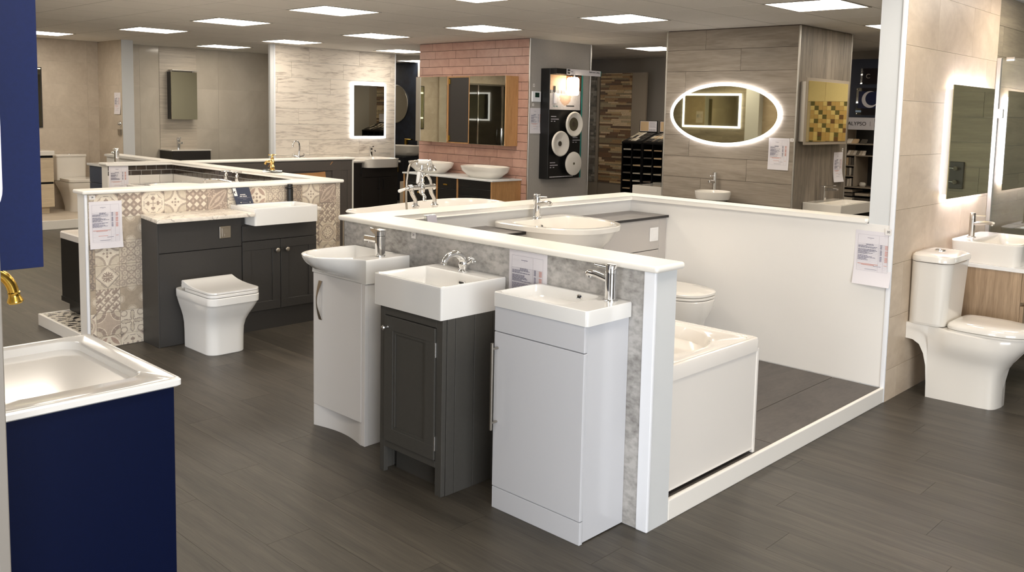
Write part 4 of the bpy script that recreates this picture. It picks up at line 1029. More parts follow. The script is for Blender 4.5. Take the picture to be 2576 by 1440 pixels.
def m_pet(u, v):
    r = math.hypot(u, v); a, b_ = abs(u), abs(v)
    if 0.90 < r < 0.97: return LT
    if r < 0.9:
        rc = math.hypot(0.93 - a, 0.93 - b_)
        if rc < 0.79: return (176, 154, 140)
        if rc < 0.86: return LT
        p, q = (a, b_) if a > b_ else (b_, a)
        if p < 0.1: return BR
        if 0.2 < p < 0.46 and q < 0.15 * math.sin(PI * ((p - 0.2) / 0.26)) ** 0.7: return BR
        return LT
    return TA if (int((a + b_) * 9) % 2 and a + b_ > 1.5) else CR
def m_scroll(u, v, c1=TA, c2=CR):
    r = math.hypot(u, v); t = math.atan2(v, u)
    f = math.sin(4 * t + 3.2 * math.sin(r * 5.2)) * 0.5 + math.cos(r * 9) * 0.5
    a, b_ = abs(u), abs(v)
    if abs(a - b_) < 0.05 and 0.1 < r < 0.62: return BR
    if r < 0.1: return RO
    for cx_, cy_, rr_ in ((0.55, 0.2, 0.24), (0.2, 0.55, 0.24), (0.8, 0.62, 0.22), (0.62, 0.8, 0.22)):
        d = math.hypot(a - cx_, b_ - cy_)
        if abs(d - rr_) < 0.055: return c1
        if d < 0.07: return c1
    return c2
def m_scroll_dark(u, v): return m_scroll(u, v, DK, (176, 160, 142))
def m_zig(u, v):
    x, y = (u + 1) * 1.5, (v + 1) * 1.5; fx, fy = x % 1, y % 1
    g = [(0, 1, 1, 0, 0), (1, 1, 0, 0, 1), (1, 0, 0, 1, 1), (0, 0, 1, 1, 0), (0, 1, 1, 0, 0)]
    i, j = int(fx * 5), int(fy * 5)
    d = (fx + fy) % 0.5
    if abs(fx - fy) < 0.12 or (abs(fx - 0.5) < 0.14 and fy > 0.5) or (abs(fy - 0.5) < 0.14 and fx < 0.5): return BR
    return TA if abs(fx + fy - 1) < 0.16 else LT
def m_quat(u, v):
    r = math.hypot(u, v); a, b_ = abs(u), abs(v)
    if abs(r - 0.88) < 0.06: return RO
    d = min(math.hypot(a - 0.32, b_), math.hypot(a, b_ - 0.32))
    if abs(d - 0.34) < 0.045: return BR
    if d < 0.34:
        t = math.atan2(b_ - (0.32 if b_ > a else 0), a - (0.32 if a >= b_ else 0))
        if math.sin(t * 6) > 0.45 and 0.1 < d < 0.27: return BR
        return LT
    if r > 0.96 and abs(a - b_) < 0.10: return DK
    return LT if r > 0.94 else CR
def m_diam(u, v):
    a, b_ = abs(u), abs(v); s_ = a + b_
    if 0.92 < s_ < 1.0: return DK
    if 0.82 < s_ < 0.86: return TA
    if s_ < 0.9:
        r = math.hypot(u, v); t = math.atan2(v, u)
        if r < 0.07: return CR
        if r < 0.50 * (0.62 + 0.38 * abs(math.cos(4 * t)) ** 0.5) and abs(math.sin(4 * t)) > 0.30: return BR
        return LT
    return m_scroll(u * 1.2 - 0.4, v * 1.2, TA, CR)
def m_fade(u, v):
    r = min(math.hypot(abs(u) - 1.0, v), math.hypot(u, abs(v) - 1.0))
    if r < 0.30: return (212, 200, 182)
    if abs(r - 0.38) < 0.05: return (196, 182, 162)
    return (178, 163, 144)
def m_arc(u, v):
    a, b_ = abs(u), abs(v); rc = math.hypot(1 - a, 1 - b_)
    t = math.atan2(1 - b_, 1 - a)
    if 0.50 < rc < 0.80: return BR if math.sin(t * 10) < 0.8 else TA
    if rc <= 0.50: return CR if rc > 0.15 else TA
    return (188, 172, 156) if rc > 0.86 else LT
def m_flor(u, v):
    r = math.hypot(u, v); t = math.atan2(v, u); a, b_ = abs(u), abs(v)
    k = 0.78 * (abs(math.cos(2 * t)) ** 3) + 0.16
    if abs(r - k) < 0.035: return DK
    if r < k and r > 0.12: return TA if abs(math.sin(4 * t)) > 0.7 else CR
    if abs(math.hypot(a - 0.72, b_ - 0.72) - 0.26) < 0.05: return TA
    return LT
MOTIFS = {'oct': m_oct, 'lat': m_lat, 'star': m_star, 'leaf': m_leaf, 'pet': m_pet, 'scr': m_scroll, 'scd': m_scroll_dark, 'zig': m_zig, 'quat': m_quat, 'diam': m_diam, 'fade': m_fade, 'arc': m_arc, 'flor': m_flor}
def printed_tile(fn, y0, y1, z0, z1, cy, cz, T, N=44, name='tile', plane='x', at=-5.764, th=0.008):
    """tile slab with its printed pattern as per-corner colour; motif centred on (cy, cz)"""
    bm = bmesh.new(); lay = bm.loops.layers.float_color.new('print')
    ny = max(2, round(N * (y1 - y0) / T)); nz = max(2, round(N * (z1 - z0) / T))
    def P(a, z, d): return (at - d, a, z) if plane == 'x' else (a, z, at - d)
    V = [[bm.verts.new(P(y0 + (y1 - y0) * i / ny, z0 + (z1 - z0) * j / nz, 0)) for i in range(ny + 1)] for j in range(nz + 1)]
    for j in range(nz):
        for i in range(ny):
            f = bm.faces.new((V[j][i], V[j][i + 1], V[j + 1][i + 1], V[j + 1][i]))
            u = ((y0 + (y1 - y0) * (i + .5) / ny) - cy) / (T / 2); v = ((z0 + (z1 - z0) * (j + .5) / nz) - cz) / (T / 2)
            c = lin(fn(u, v)) + (1,)
            for l in f.loops: l[lay] = c
    rim = [V[0][i] for i in range(ny + 1)] + [V[j][ny] for j in range(1, nz + 1)] + [V[nz][i] for i in range(ny - 1, -1, -1)] + [V[j][0] for j in range(nz - 1, 0, -1)]
    back = [bm.verts.new((v.co.x - th, v.co.y, v.co.z) if plane == 'x' else (v.co.x, v.co.y, v.co.z - th)) for v in rim]
    for i in range(len(rim)):
        k = (i + 1) % len(rim); f = bm.faces.new((rim[i], back[i], back[k], rim[k]))
        for l in f.loops: l[lay] = lin(CR) + (1,)
    return bm
GRID = {  # column -> motifs from the top row down
 0: ['scr', 'fade', 'scd', 'scd', 'fade', 'quat', 'diam'], 1: ['oct', 'fade', 'star', 'diam', 'zig', 'arc', 'pet'], 2: ['lat', 'fade', 'scr', 'scr', 'fade', 'flor', 'oct'],
 3: ['oct', 'pet', 'lat', 'oct', 'scr', 'zig', 'lat'], 4: ['star', 'lat', 'oct'], 5: ['lat', 'star', 'scr'], 6: ['leaf', 'scr', 'pet'], 7: ['flor', 'oct', 'lat'], 8: ['pet', 'quat', 'zig'], 9: ['scr', 'zig', 'leaf'],
 10: ['scd', 'pet', 'scr'], 11: ['star', 'fade', 'lat', 'oct'], 12: ['leaf', 'zig', 'quat', 'diam', 'scr', 'flor', 'pet'], 13: ['scr', 'scr', 'scd', 'fade', 'scr', 'quat', 'lat']}
T_ = 0.1485; ZB_ = [0.984, 0.833, 0.682, 0.530, 0.378, 0.227, 0.075, 0.002]
for c_ in range(14):
    ya = 2.146 + T_ * (c_ - 1); yb = ya + T_
    cy_ = (ya + yb) / 2
    for r_i in range(7):
        ms = GRID[c_]; mo = ms[r_i % len(ms)]
        z1_, z0_ = ZB_[r_i], ZB_[r_i + 1]
        cz_ = z1_ - 0.0757
        p, q = max(ya, 2.112), min(yb, 3.964)
        bm = printed_tile(MOTIFS[mo], p + 0.0007, q - 0.0007, z0_ + 0.0007, z1_ - 0.0007, cy_, cz_, T_)
        part('patterned_tile', bm, 'print', wD)

t = thing('fitted_furniture', 'charcoal fitted furniture with shaker doors and flush plate against patterned tiles', 'cabinet', (-5.64, 3.02, 0), world=True)
b = B(); b.prism([(2.447, 0), (3.598, 0), (3.598, 0.815), (3.552, 0.815), (3.552, 0.748), (3.044, 0.748), (3.044, 0.815), (2.447, 0.815)], -5.762, -5.548, 'x'); part('carcass', b, 'charcoal', t)
b = B(); b.box(-5.763, -5.530, 2.437, 2.4465, 0.0, 0.815, 0.001); part('end_panel', b, 'charcoal', t)
b = B(); b.box(-5.548, -5.530, 2.447, 3.013, 0.610, 0.812, 0.0015); part('upper_panel', b, 'charcoal', t)
b = B(); b.box(-5.548, -5.530, 2.447, 3.013, 0.002, 0.606, 0.0015); part('lower_panel', b, 'charcoal', t)
b = B(); b.box(-5.548, -5.530, 3.018, 3.600, 0.636, 0.742, 0.0015); part('top_rail', b, 'charcoal', t)
b = B(); b.box(-5.572, -5.562, 3.02, 3.60, 0.0, 0.13); part('kickboard', b, 'charcoal', t)
def shaker_door(t, x, y0, y1, z0, z1, mt, rail=0.062, nm='door'):
    b = B(); b.box(x - 0.018, x - 0.006, y0, y1, z0, z1); d = part(nm, b, mt, t)
    for a in ((y0, y1, z1 - rail, z1), (y0, y1, z0, z0 + rail), (y0, y0 + rail, z0 + rail, z1 - rail), (y1 - rail, y1, z0 + rail, z1 - rail)):
        b = B(); b.box(x - 0.006, x, *a, 0.0012); part('door_rail', b, mt, d)
    return d
d1 = shaker_door(t, -5.530, 3.019, 3.307, 0.140, 0.632, 'charcoal')
d2 = shaker_door(t, -5.530, 3.311, 3.600, 0.140, 0.632, 'charcoal')
for d, y in ((d1, 3.275), (d2, 3.352)):
    b = B(); b.lathe((-5.530, y, 0.557), [(0.008, 0), (0.006, 0.004), (0.006, 0.011), (0.013, 0.014), (0.0175, 0.020), (0.0165, 0.025), (0.009, 0.029), (0, 0.030)], 24, axis=(1, 0, 0)); part('knob', b, 'brushed', d)
b = B(); b.box(-5.530, -5.523, 2.852, 2.932, 0.672, 0.755, 0.003, 2); fp = part('flush_plate', b, 'brushed', t)
b = B(); b.box(-5.523, -5.521, 2.868, 2.916, 0.684, 0.742, 0.001); part('large_button', b, 'brushed', fp)
b = B(); b.box(-5.521, -5.5195, 2.884, 2.904, 0.686, 0.704, 0.0008); part('small_button', b, 'brushed', fp)
b = B(); b.prism([(-5.763, 2.435), (-5.410, 2.385), (-5.410, 3.048), (-5.763, 3.048)], 0.817, 0.842); bmesh.ops.bevel(b.bm, geom=b.bm.edges[:], offset=0.004, segments=2, profile=0.5, affect='EDGES')
solo('worktop', b, 'whitemarble', 'white veined marble-look worktop left of the rectangular basin on the charcoal furniture', 'worktop', 'marble worktops')
b = B(); b.box(-5.763, -5.50, 3.548, 3.625, 0.817, 0.842, 0.004, 2)
solo('worktop', b, 'whitemarble', 'short end of white veined worktop at the right side of the rectangular basin', 'worktop', 'marble worktops')
basin_rect('washbasin', 'rectangular white semi-recessed basin on the charcoal furniture by the patterned tiles', (-5.763, 3.298, 0.752), PI / 2, 0.492, 0.343, 0.118, (-0.232, 0.232, -0.330, -0.055), 0.08, r=0.014, rb=0.03, overflow=None)
b = B(); b.lathe((-5.70, 3.29, 0.852), [(0.010, 0), (0.010, 0.003), (0, 0.003)], 16, axis=(1, 0, 0))
b.bm.free()
t = thing('basin_tap', 'matt black tap standing behind the rectangular basin at the patterned wall', 'tap', (-5.730, 3.508, 0.870))
b = B(); b.lathe((0, 0, 0), [(0.022, 0), (0.022, 0.09), (0.017, 0.092), (0.022, 0.096), (0.022, 0.105), (0.018, 0.108), (0.018, 0.125), (0, 0.127)], 24); part('body', b, 'black', t)
b = B(); b.box(-0.008, 0.008, -0.036, 0.0, 0.092, 0.104, 0.002); part('lever', b, 'black', t)
# sign in front of tap area
t = thing('display_sign', 'small navy product sign with white logo flag leaning on patterned tiles', 'sign', (-5.75, 3.10, 0.868), world=True)
def leanP(a, k, d=0.0):  # a along y, k 0..1 up; board leans back
    z = 0.868 + 0.116 * k; y = a - 0.020 * k; x = -5.722 - 0.026 * k + d; return (x, y, z)
def sheet(a0, a1, k0, k1, d, th): return [[leanP(a0, k0, d), leanP(a1, k0, d), leanP(a1, k1, d), leanP(a0, k1, d)], [leanP(a0, k0, d - th), leanP(a1, k0, d - th), leanP(a1, k1, d - th), leanP(a0, k1, d - th)]]
b = B(); b.loft(sheet(3.082, 3.212, 0, 1, 0, 0.004)); part('board', b, 'display_dark', t)
b = B(); b.loft(sheet(3.084, 3.108, 0.52, 0.99, 0.001, 0.0006)); part('logo_flag', b, 'sticker', t)
b = B()
ring = []
for k in range(14):
    a = 0.6 + 4.6 * k / 13; ring.append((3.0965 + 0.007 * math.cos(a), 0.74 + 0.075 * math.sin(a)))
for (p, q), (p2, q2), i in zip(ring[:-1], ring[1:], range(13)):
    w_ = 0.0015 + 0.0025 * math.sin(PI * i / 12)
    v = [b.bm.verts.new(leanP(c[0] + s_, c[1], 0.0022)) for c, s_ in (((p, q), -w_), ((p2, q2), -w_), ((p2, q2), w_), ((p, q), w_))]
    b.bm.faces.new(v)
part('logo', b, 'ink_black', t)
b = B()
for k, a0, a1, hh in ((0.56, 3.128, 3.137, 0.05), (0.56, 3.139, 3.147, 0.05), (0.56, 3.149, 3.157, 0.05), (0.56, 3.159, 3.167, 0.05), (0.46, 3.122, 3.131, 0.05), (0.46, 3.133, 3.141, 0.05), (0.46, 3.146, 3.155, 0.05), (0.46, 3.157, 3.166, 0.05), (0.46, 3.168, 3.175, 0.05)):
    v = [b.bm.verts.new(leanP(*c, 0.0022)) for c in ((a0, k), (a1, k), (a1, k + hh), (a0, k + hh))]; b.bm.faces.new(v)
o = part('product_lettering', b, 'sticker', t); o['kind'] = 'stuff'
b = B()
for k, (a0, a1) in ((0.41, (3.10, 3.20)), (0.37, (3.12, 3.18)), (0.30, (3.14, 3.165)), (0.11, (3.13, 3.17))):
    v = [b.bm.verts.new(leanP(*c, 0.0022)) for c in ((a0, k), (a1, k), (a1, k + 0.008), (a0, k + 0.008))]; b.bm.faces.new(v)
o = part('small_print', b, 'ink_soft', t); o['kind'] = 'stuff'
for a in (3.118, 3.186):
    b = B(); b.lathe(leanP(a, 0.12, 0.002), [(0.0055, 0), (0.0055, 0.003), (0, 0.0035)], 14, axis=(1, 0, 0.2)); part('fixing', b, 'chrome', t)
paper('price sheet with curled foot taped to the patterned tile wall', (-5.7635, 2.2165, 0.939), 0.200, 0.297, 'x', curl=0.012, seed=5, lines=1, blank=0.14)
sticker('28', (-5.7635, 2.138, 0.966), 0.036, 0.026, 'x', 'small white sticker printed 28 above the price sheet on patterned tiles')

# back-to-wall toilet with squared seat
t = thing('toilet', 'squared white back-to-wall toilet with curved lid in front of charcoal furniture', 'toilet', (-5.529, 2.703, 0), PI / 2)
def sq(w_, y0, y1, r, z): return rr(0, (y0 + y1) / 2, w_, y1 - y0, r, z, 8)
b = B(); b.loft([sq(0.246, -0.398, 0, 0.065, 0), sq(0.250, -0.402, 0, 0.07, 0.004), sq(0.252, -0.403, 0, 0.07, 0.10), sq(0.256, -0.405, 0, 0.068, 0.16), sq(0.268, -0.418, 0, 0.065, 0.205), sq(0.290, -0.442, 0, 0.065, 0.245), sq(0.314, -0.470, 0, 0.062, 0.285), sq(0.330, -0.490, 0, 0.058, 0.318), sq(0.336, -0.498, 0, 0.055, 0.333), sq(0.341, -0.503, 0, 0.055, 0.337), sq(0.343, -0.505, 0, 0.055, 0.378), sq(0.338, -0.501, 0, 0.052, 0.383)])
part('pan', b, 'ceramic', t)
b = B(); b.loft([sq(0.334, -0.499, -0.12, 0.05, 0.3855), sq(0.340, -0.503, -0.12, 0.054, 0.3875), sq(0.340, -0.503, -0.12, 0.054, 0.4020), sq(0.336, -0.500, -0.121, 0.052, 0.4040)]); part('seat', b, 'ceramic', t)
b = B(); prof = [(-0.118, 0.447), (-0.125, 0.450), (-0.135, 0.449), (-0.16, 0.442), (-0.20, 0.433), (-0.26, 0.425), (-0.33, 0.421), (-0.40, 0.420), (-0.45, 0.420)] + [(-0.450 - 0.051 * math.sin(k * PI / 16), 0.420 - 0.001 * k / 8) for k in range(1, 8)]
rg = []
for i, (y, z) in enumerate(prof):
    w_ = 0.169 if y > -0.450 else 0.169 - 0.052 * (1 - math.sqrt(max(0, 1 - ((-0.450 - y) / 0.0515) ** 2)))
    zb = 0.4072 if y < -0.15 else 0.413
    rg.append([(-w_, y, zb), (-w_, y, z - 0.002), (-w_ + 0.003, y, z), (w_ - 0.003, y, z), (w_, y, z - 0.002), (w_, y, zb)])
b.loft(rg); part('lid', b, 'ceramic', t)
b = B(); b.tube([(-0.160, -0.112, 0.412), (0.160, -0.112, 0.412)], 0.017, 20); part('hinge_bar', b, 'ceramic', t)
b = B(); b.lathe((-0.127, -0.13, 0.035), [(0.006, 0), (0.006, 0.001), (0, 0.001)], 12, axis=(-1, 0, 0)); part('fixing_cap', b, 'ceramic', t)

# platform behind the patterned wall with black and white floor tiles, black bath
b = B(); b.box(-6.656, -5.905, 2.105, 3.84, 0, 0.070); pf = struct('floor_left_platform', b, 'grout')
b = B(); b.box(-6.672, -5.905, 2.095, 2.115, 0.0, 0.082, 0.004, 2); struct('trim_7', b, 'capwhite')
b = B(); b.box(-6.672, -6.655, 2.115, 3.84, 0.0, 0.082, 0.004, 2); struct('trim_8', b, 'capwhite')
def m_bw(u, v):
    f = math.sin(6 * u + 3 * math.sin(5 * v)) + math.cos(7 * v + 2.4 * math.sin(4 * u))
    return (32, 30, 30) if (f > 0.55 or -0.5 < f < -0.2) else (220, 212, 198)
for i in range(4):
    for j in range(4):
        xa = -6.654 + 0.1865 * i; ya = 2.118 + 0.2 * j
        part('patterned_floor_tile', printed_tile(m_bw, xa, xa + 0.1845, ya, ya + 0.198, xa + 0.1, ya + 0.1, 0.2, N=40, plane='z', at=0.078), 'print_gloss', pf)
t = thing('bath', 'white bath with black panel on the black and white tiled platform', 'bath', (-6.3, 2.9, 0.078), world=True)
b = B(); b.box(-6.690, -5.915, 2.262, 3.08, 0.150, 0.598, 0.003); part('black_panel', b, 'black', t)
b = B(); b.box(-6.660, -5.92, 2.30, 3.06, 0.078, 0.152); part('plinth', b, 'black', t)
b = B(); b.box(-6.696, -5.915, 2.258, 2.2625, 0.150, 0.185, 0.001); part('panel_rail', b, 'black', t)
b = B(); cxx, cyy = -6.30, 2.67
b.loft([rr(cxx, cyy, 0.78, 0.82, 0.02, 0.598), rr(cxx, cyy, 0.79, 0.83, 0.02, 0.602), rr(cxx, cyy, 0.79, 0.83, 0.02, 0.642), rr(cxx, cyy, 0.775, 0.815, 0.02, 0.650), rr(cxx, cyy, 0.60, 0.64, 0.12, 0.648), rr(cxx, cyy, 0.56, 0.60, 0.12, 0.60), rr(cxx, cyy, 0.42, 0.45, 0.1, 0.25), rr(cxx, cyy, 0.1, 0.2, 0.04, 0.24)]); part('tub', b, 'acrylic', t)

# inside the metro-tiled bay: inset bath and two-pillar tap
t = thing('inset_bath', 'white bath rim inside the dark metro-tiled bay', 'bath', (-7.2, 3.42, 0), world=True)
b = B(); cxx, cyy = -7.0, 3.46
b.loft([rr(cxx, cyy, 1.50, 0.62, 0.05, 0.0), rr(cxx, cyy, 1.50, 0.62, 0.05, 0.836), rr(cxx, cyy, 1.54, 0.66, 0.12, 0.848), rr(cxx, cyy, 1.54, 0.66, 0.12, 0.866), rr(cxx, cyy, 1.50, 0.62, 0.12, 0.872), rr(cxx, cyy, 1.30, 0.44, 0.18, 0.870), rr(cxx, cyy, 1.26, 0.40, 0.18, 0.85), rr(cxx, cyy, 0.9, 0.2, 0.08, 0.55), rr(cxx, cyy, 0.3, 0.05, 0.02, 0.54)])
part('tub', b, 'acrylic', t)
t = thing('bath_tap', 'chrome bath mixer with two cross heads inside the metro-tiled bay', 'tap', (-6.80, 3.62, 0.8725))
for dx in (-0.09, 0.09):
    b = B(); b.lathe((dx, 0, 0), [(0.028, 0), (0.028, 0.005), (0.014, 0.012), (0.013, 0.04), (0.020, 0.05), (0.020, 0.062), (0.013, 0.07), (0.015, 0.078), (0.015, 0.105), (0.008, 0.115)], 20); part('pillar', b, 'chrome', t)
    b = B(); cross_head(b, (dx, 0, 0.112), 1.15); part('cross_handle', b, 'chrome', t)
b = B(); b.tube([(-0.09, 0, 0.055), (0.09, 0, 0.055)], 0.011, 14); b.tube([(0.0, -0.0, 0.055), (-0.06, -0.05, 0.068), (-0.13, -0.10, 0.074), (-0.19, -0.13, 0.068), (-0.20, -0.135, 0.05)], [0.013, 0.012, 0.011, 0.012, 0.013], 14); part('spout', b, 'chrome', t)
paper('price sheet on the front end of the dark metro-tiled half wall', (-8.349, 3.335, 0.984), 0.175, 0.235, 'x', curl=0.003, seed=21, lines=0, blank=0.12)

# gold pillar tap on clear block, standing on the cap
t = thing('basin_tap', 'gold traditional pillar tap standing on a clear block on the white cap', 'tap', (-6.66, 3.905, 1.0115))
b = B(); b.box(-0.085, 0.105, -0.035, 0.035, 0.0, 0.020, 0.001); part('acrylic_block', b, 'acryl_clear', t)
b = B(); b.lathe((0.01, 0, 0.0205), [(0.024, 0), (0.024, 0.004), (0.015, 0.010), (0.020, 0.022), (0.016, 0.036), (0.012, 0.046), (0.017, 0.056), (0.020, 0.066), (0.015, 0.078), (0.012, 0.088), (0.015, 0.094), (0.008, 0.102)], 24); part('body', b, 'gold', t)
b = B(); b.tube([(0.01, 0, 0.086), (-0.03, 0, 0.088), (-0.075, 0, 0.086), (-0.095, 0, 0.078), (-0.100, 0, 0.062)], [0.014, 0.011, 0.010, 0.011, 0.012], 14); part('spout', b, 'gold', t)
b = B(); cross_head(b, (0.01, 0, 0.118), 0.95); part('cross_handle', b, 'gold', t)
b = B(); b.lathe((-0.045, 0, 0.0202), [(0.016, 0), (0.018, 0.003), (0.0, 0.004)], 16); part('plug', b, 'chrome', t)

# navy vanity on the far side of the metro wall
t = thing('vanity_cabinet', 'small dark navy vanity with white top behind the metro-tiled half wall', 'cabinet', (-8.65, 3.45, 0), world=True)
b = B(); b.box(-8.87, -8.515, 3.285, 3.80, 0.0, 0.962, 0.002); part('carcass', b, 'display_dark', t)
b = B(); b.box(-8.865, -8.52, 3.272, 3.284, 0.02, 0.80, 0.002); part('door', b, 'display_dark', t)
b = B(); b.box(-8.865, -8.52, 3.272, 3.284, 0.805, 0.958, 0.002); part('drawer', b, 'display_dark', t)
b = B(); b.box(-8.89, -8.5145, 3.255, 3.815, 0.9625, 0.985, 0.003); part('top', b, 'ceramic', t)
tap_mono_round('dark chrome mixer tap on the small navy vanity behind the metro wall', (-8.80, 3.50, 0.985), -PI / 2, h=0.140, reach=0.10, r=0.022)

# =================================================================== FOREGROUND LEFT: NAVY VANITY
t = thing('vanity_cabinet', 'deep navy vanity cabinet in the left foreground under the white basin', 'cabinet', (-2.5, 0.77, 0), world=True)
b = B(); q4 = lambda g, z: [(-2.785 + g, 0.524 + g, z), (-2.206 - g, 0.524 + g, z), (-2.206 - g, 0.985 - g, z), (-2.785 + g, 0.985 - g, z)]
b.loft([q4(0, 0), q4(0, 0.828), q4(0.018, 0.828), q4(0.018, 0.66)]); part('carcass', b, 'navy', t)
b = B(); b.box(-2.206, -2.198, 0.524, 1.005, 0.0, 0.827, 0.001); part('side_panel', b, 'navy', t)
b = B(); b.box(-2.785, -2.208, 0.986, 1.004, 0.10, 0.46, 0.002); dr = part('drawer', b, 'navy', t)
b = B(); b.cyl((-2.60, 1.025, 0.40), (-2.39, 1.025, 0.40), 0.005, 10); b.cyl((-2.58, 1.003, 0.40), (-2.58, 1.025, 0.40), 0.004); b.cyl((-2.41, 1.003, 0.40), (-2.41, 1.025, 0.40), 0.004); part('bar_handle', b, 'brass', dr)
b = B(); b.box(-2.785, -2.208, 0.986, 1.004, 0.465, 0.826, 0.002); dr = part('drawer', b, 'navy', t)
t = thing('washbasin', 'large glossy white inset basin in the left foreground on the navy vanity', 'basin', (-2.5, 0.77, 0.8285), world=True)
n = 8; cx, cy = -2.494, 0.7725
def FR(x0, x1, y0, y1, r, z): return rr((x0 + x1) / 2, (y0 + y1) / 2, x1 - x0, y1 - y0, r, z, n)
b = B(); b.loft([FR(-2.800, -2.190, 0.523, 1.016, 0.010, 0.8285), FR(-2.806, -2.183, 0.523, 1.022, 0.014, 0.833), FR(-2.806, -2.183, 0.523, 1.022, 0.014, 0.846), FR(-2.802, -2.187, 0.523, 1.018, 0.014, 0.8505), FR(-2.796, -2.193, 0.523, 1.012, 0.014, 0.8515), FR(-2.790, -2.199, 0.524, 1.006, 0.014, 0.8508),
    FR(-2.762, -2.268, 0.632, 0.968, 0.055, 0.8506), FR(-2.758, -2.272, 0.636, 0.964, 0.053, 0.849), FR(-2.755, -2.275, 0.639, 0.961, 0.052, 0.842), FR(-2.746, -2.284, 0.647, 0.953, 0.058, 0.812), FR(-2.730, -2.300, 0.660, 0.940, 0.07, 0.780), FR(-2.705, -2.325, 0.678, 0.922, 0.09, 0.748), FR(-2.67, -2.36, 0.70, 0.90, 0.095, 0.722), FR(-2.62, -2.41, 0.73, 0.87, 0.068, 0.705), FR(-2.56, -2.46, 0.765, 0.835, 0.034, 0.698), FR(-2.53, -2.49, 0.78, 0.82, 0.018, 0.697)])
part('bowl', b, 'ceramic', t)
b = B(); b.lathe((-2.51, 0.80, 0.698), [(0.022, 0), (0.022, 0.003), (0.0, 0.005)], 20); part('waste', b, 'brass', t)
t = thing('basin_tap', 'polished brass tap with arched reeded spout over the foreground basin', 'tap', (-2.51, 0.585, 0.8522))
b = B(); b.lathe((0, 0, 0), [(0.026, 0), (0.026, 0.006), (0.017, 0.012), (0.015, 0.09), (0.020, 0.10), (0.020, 0.12), (0.013, 0.13)], 24); part('body', b, 'brass', t)
pts = []; rs = []
for k in range(19):
    a = k / 18; ang = PI - a * PI * 0.98
    pts.append((0, 0.074 + 0.074 * math.cos(ang), 0.192 + 0.078 * math.sin(ang) + 0.008 * a)); rs.append(0.0135)
b = B(); b.tube([(0, 0, 0.12)] + pts, [0.0135] + rs, 24); part('spout', b, 'brass', t)
e = pts[-1]
b = B(); b.lathe((e[0], e[1], e[2] + 0.006), [(0.014, 0), (0.0155, 0.002), (0.014, 0.005), (0.0145, 0.012), (0.019, 0.022), (0.0195, 0.026), (0.017, 0.030)], 28, axis=(0, 0.12, -1)); part('flared_nozzle', b, 'brass', t)
for s_ in (-1, 1):
    b = B(); cross_head(b, (s_ * 0.09, 0.0, 0.0), 1.2); part('cross_handle', b, 'brass', t)
t = thing('wall_cabinet', 'tall navy wall cabinet at the left edge above the foreground basin', 'cabinet', (-2.5, 0.61, 1.17), world=True)
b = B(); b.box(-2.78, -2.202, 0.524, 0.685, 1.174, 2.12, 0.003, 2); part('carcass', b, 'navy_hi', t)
b = B(); b.box(-2.202, -2.196, 0.524, 0.705, 1.1735, 2.12, 0.001); part('side_panel', b, 'navy_hi', t)
b = B(); b.box(-2.78, -2.2025, 0.6852, 0.704, 1.174, 2.12, 0.003, 2); part('door', b, 'navy_hi', t)
b = B(); b.box(-3.4, -1.846, 0.385, 0.515, 0, H); wf = struct('wall_front_left', b, 'wallwhite')
b = B(); b.box(-1.848, -1.838, 0.4955, 0.5165, 0, H, 0.002); part('edge_strip', b, 'alu_dark', wf)
t = thing('mirror', 'rounded white-edged mirror showing only its edge at the far left', 'mirror', (-1.83, 0.44, 1.3), world=True)
b = B(); rg = []
for xx, g in ((-1.8375, 0.004), (-1.834, 0.0), (-1.824, 0.0), (-1.820, 0.004)):
    rg.append([(xx, p[0], p[1]) for p in rr(0.4445, 1.77, 0.151 - 2 * g, 0.90 - 2 * g, 0.07, 0, 10)])
b.loft([[(q[0], q[1], q[2]) for q in r_] for r_ in rg]); part('glowing_edge', b, 'skyline', t)

# =================================================================== FREESTANDING BATH BEHIND THE CENTRE BAY
b = B(); b.box(-5.14, -4.15, 3.62, 4.75, 0.0, 0.20, 0.004); struct('floor_bath_platform', b, 'postwhite')
t = thing('freestanding_bath', 'white freestanding slipper bath with raised end behind the centre half wall', 'bath', (-4.72, 4.14, 0.20), world=True)
def tubr(z, k=1.0, dx=0.0, rise=0.0, n=56, a=0.40, bl=0.63, bR=0.46):
    P = []
    for i in range(n):
        th = 2 * PI * i / n; c, s_ = math.cos(th), math.sin(th)
        e1 = 2.3 if s_ > 0 else 9.0
        x = -4.74 + dx + a * k * math.copysign(abs(c) ** (2 / e1), c); y = 4.15 + (bR if s_ > 0 else bl) * k * math.copysign(abs(s_) ** (2 / e1), s_)
        P.append((x, y, z + rise * max(0, (y - 3.75) / 0.9) ** 1.3 * math.exp(-max(0, y - 4.6) * 2)))
    return P
R_ = 0.045
b = B(); b.loft([tubr(0.201, 0.62), tubr(0.24, 0.66), tubr(0.45, 0.80, rise=R_ * 0.3), tubr(0.70, 0.90, rise=R_ * 0.7), tubr(0.835, 0.955, rise=R_), tubr(0.842, 0.99, rise=R_), tubr(0.852, 1.0, rise=R_), tubr(0.862, 0.985, rise=R_), tubr(0.858, 0.955, rise=R_), tubr(0.83, 0.935, rise=R_), tubr(0.60, 0.86, rise=R_ * 0.3), tubr(0.38, 0.68), tubr(0.34, 0.40), tubr(0.335, 0.05)])
part('tub', b, 'acrylic', t)
t = thing('bath_mixer', 'ornate chrome bath shower mixer with handset cradle over the slipper bath', 'tap', (-4.72, 3.93, 0.86))
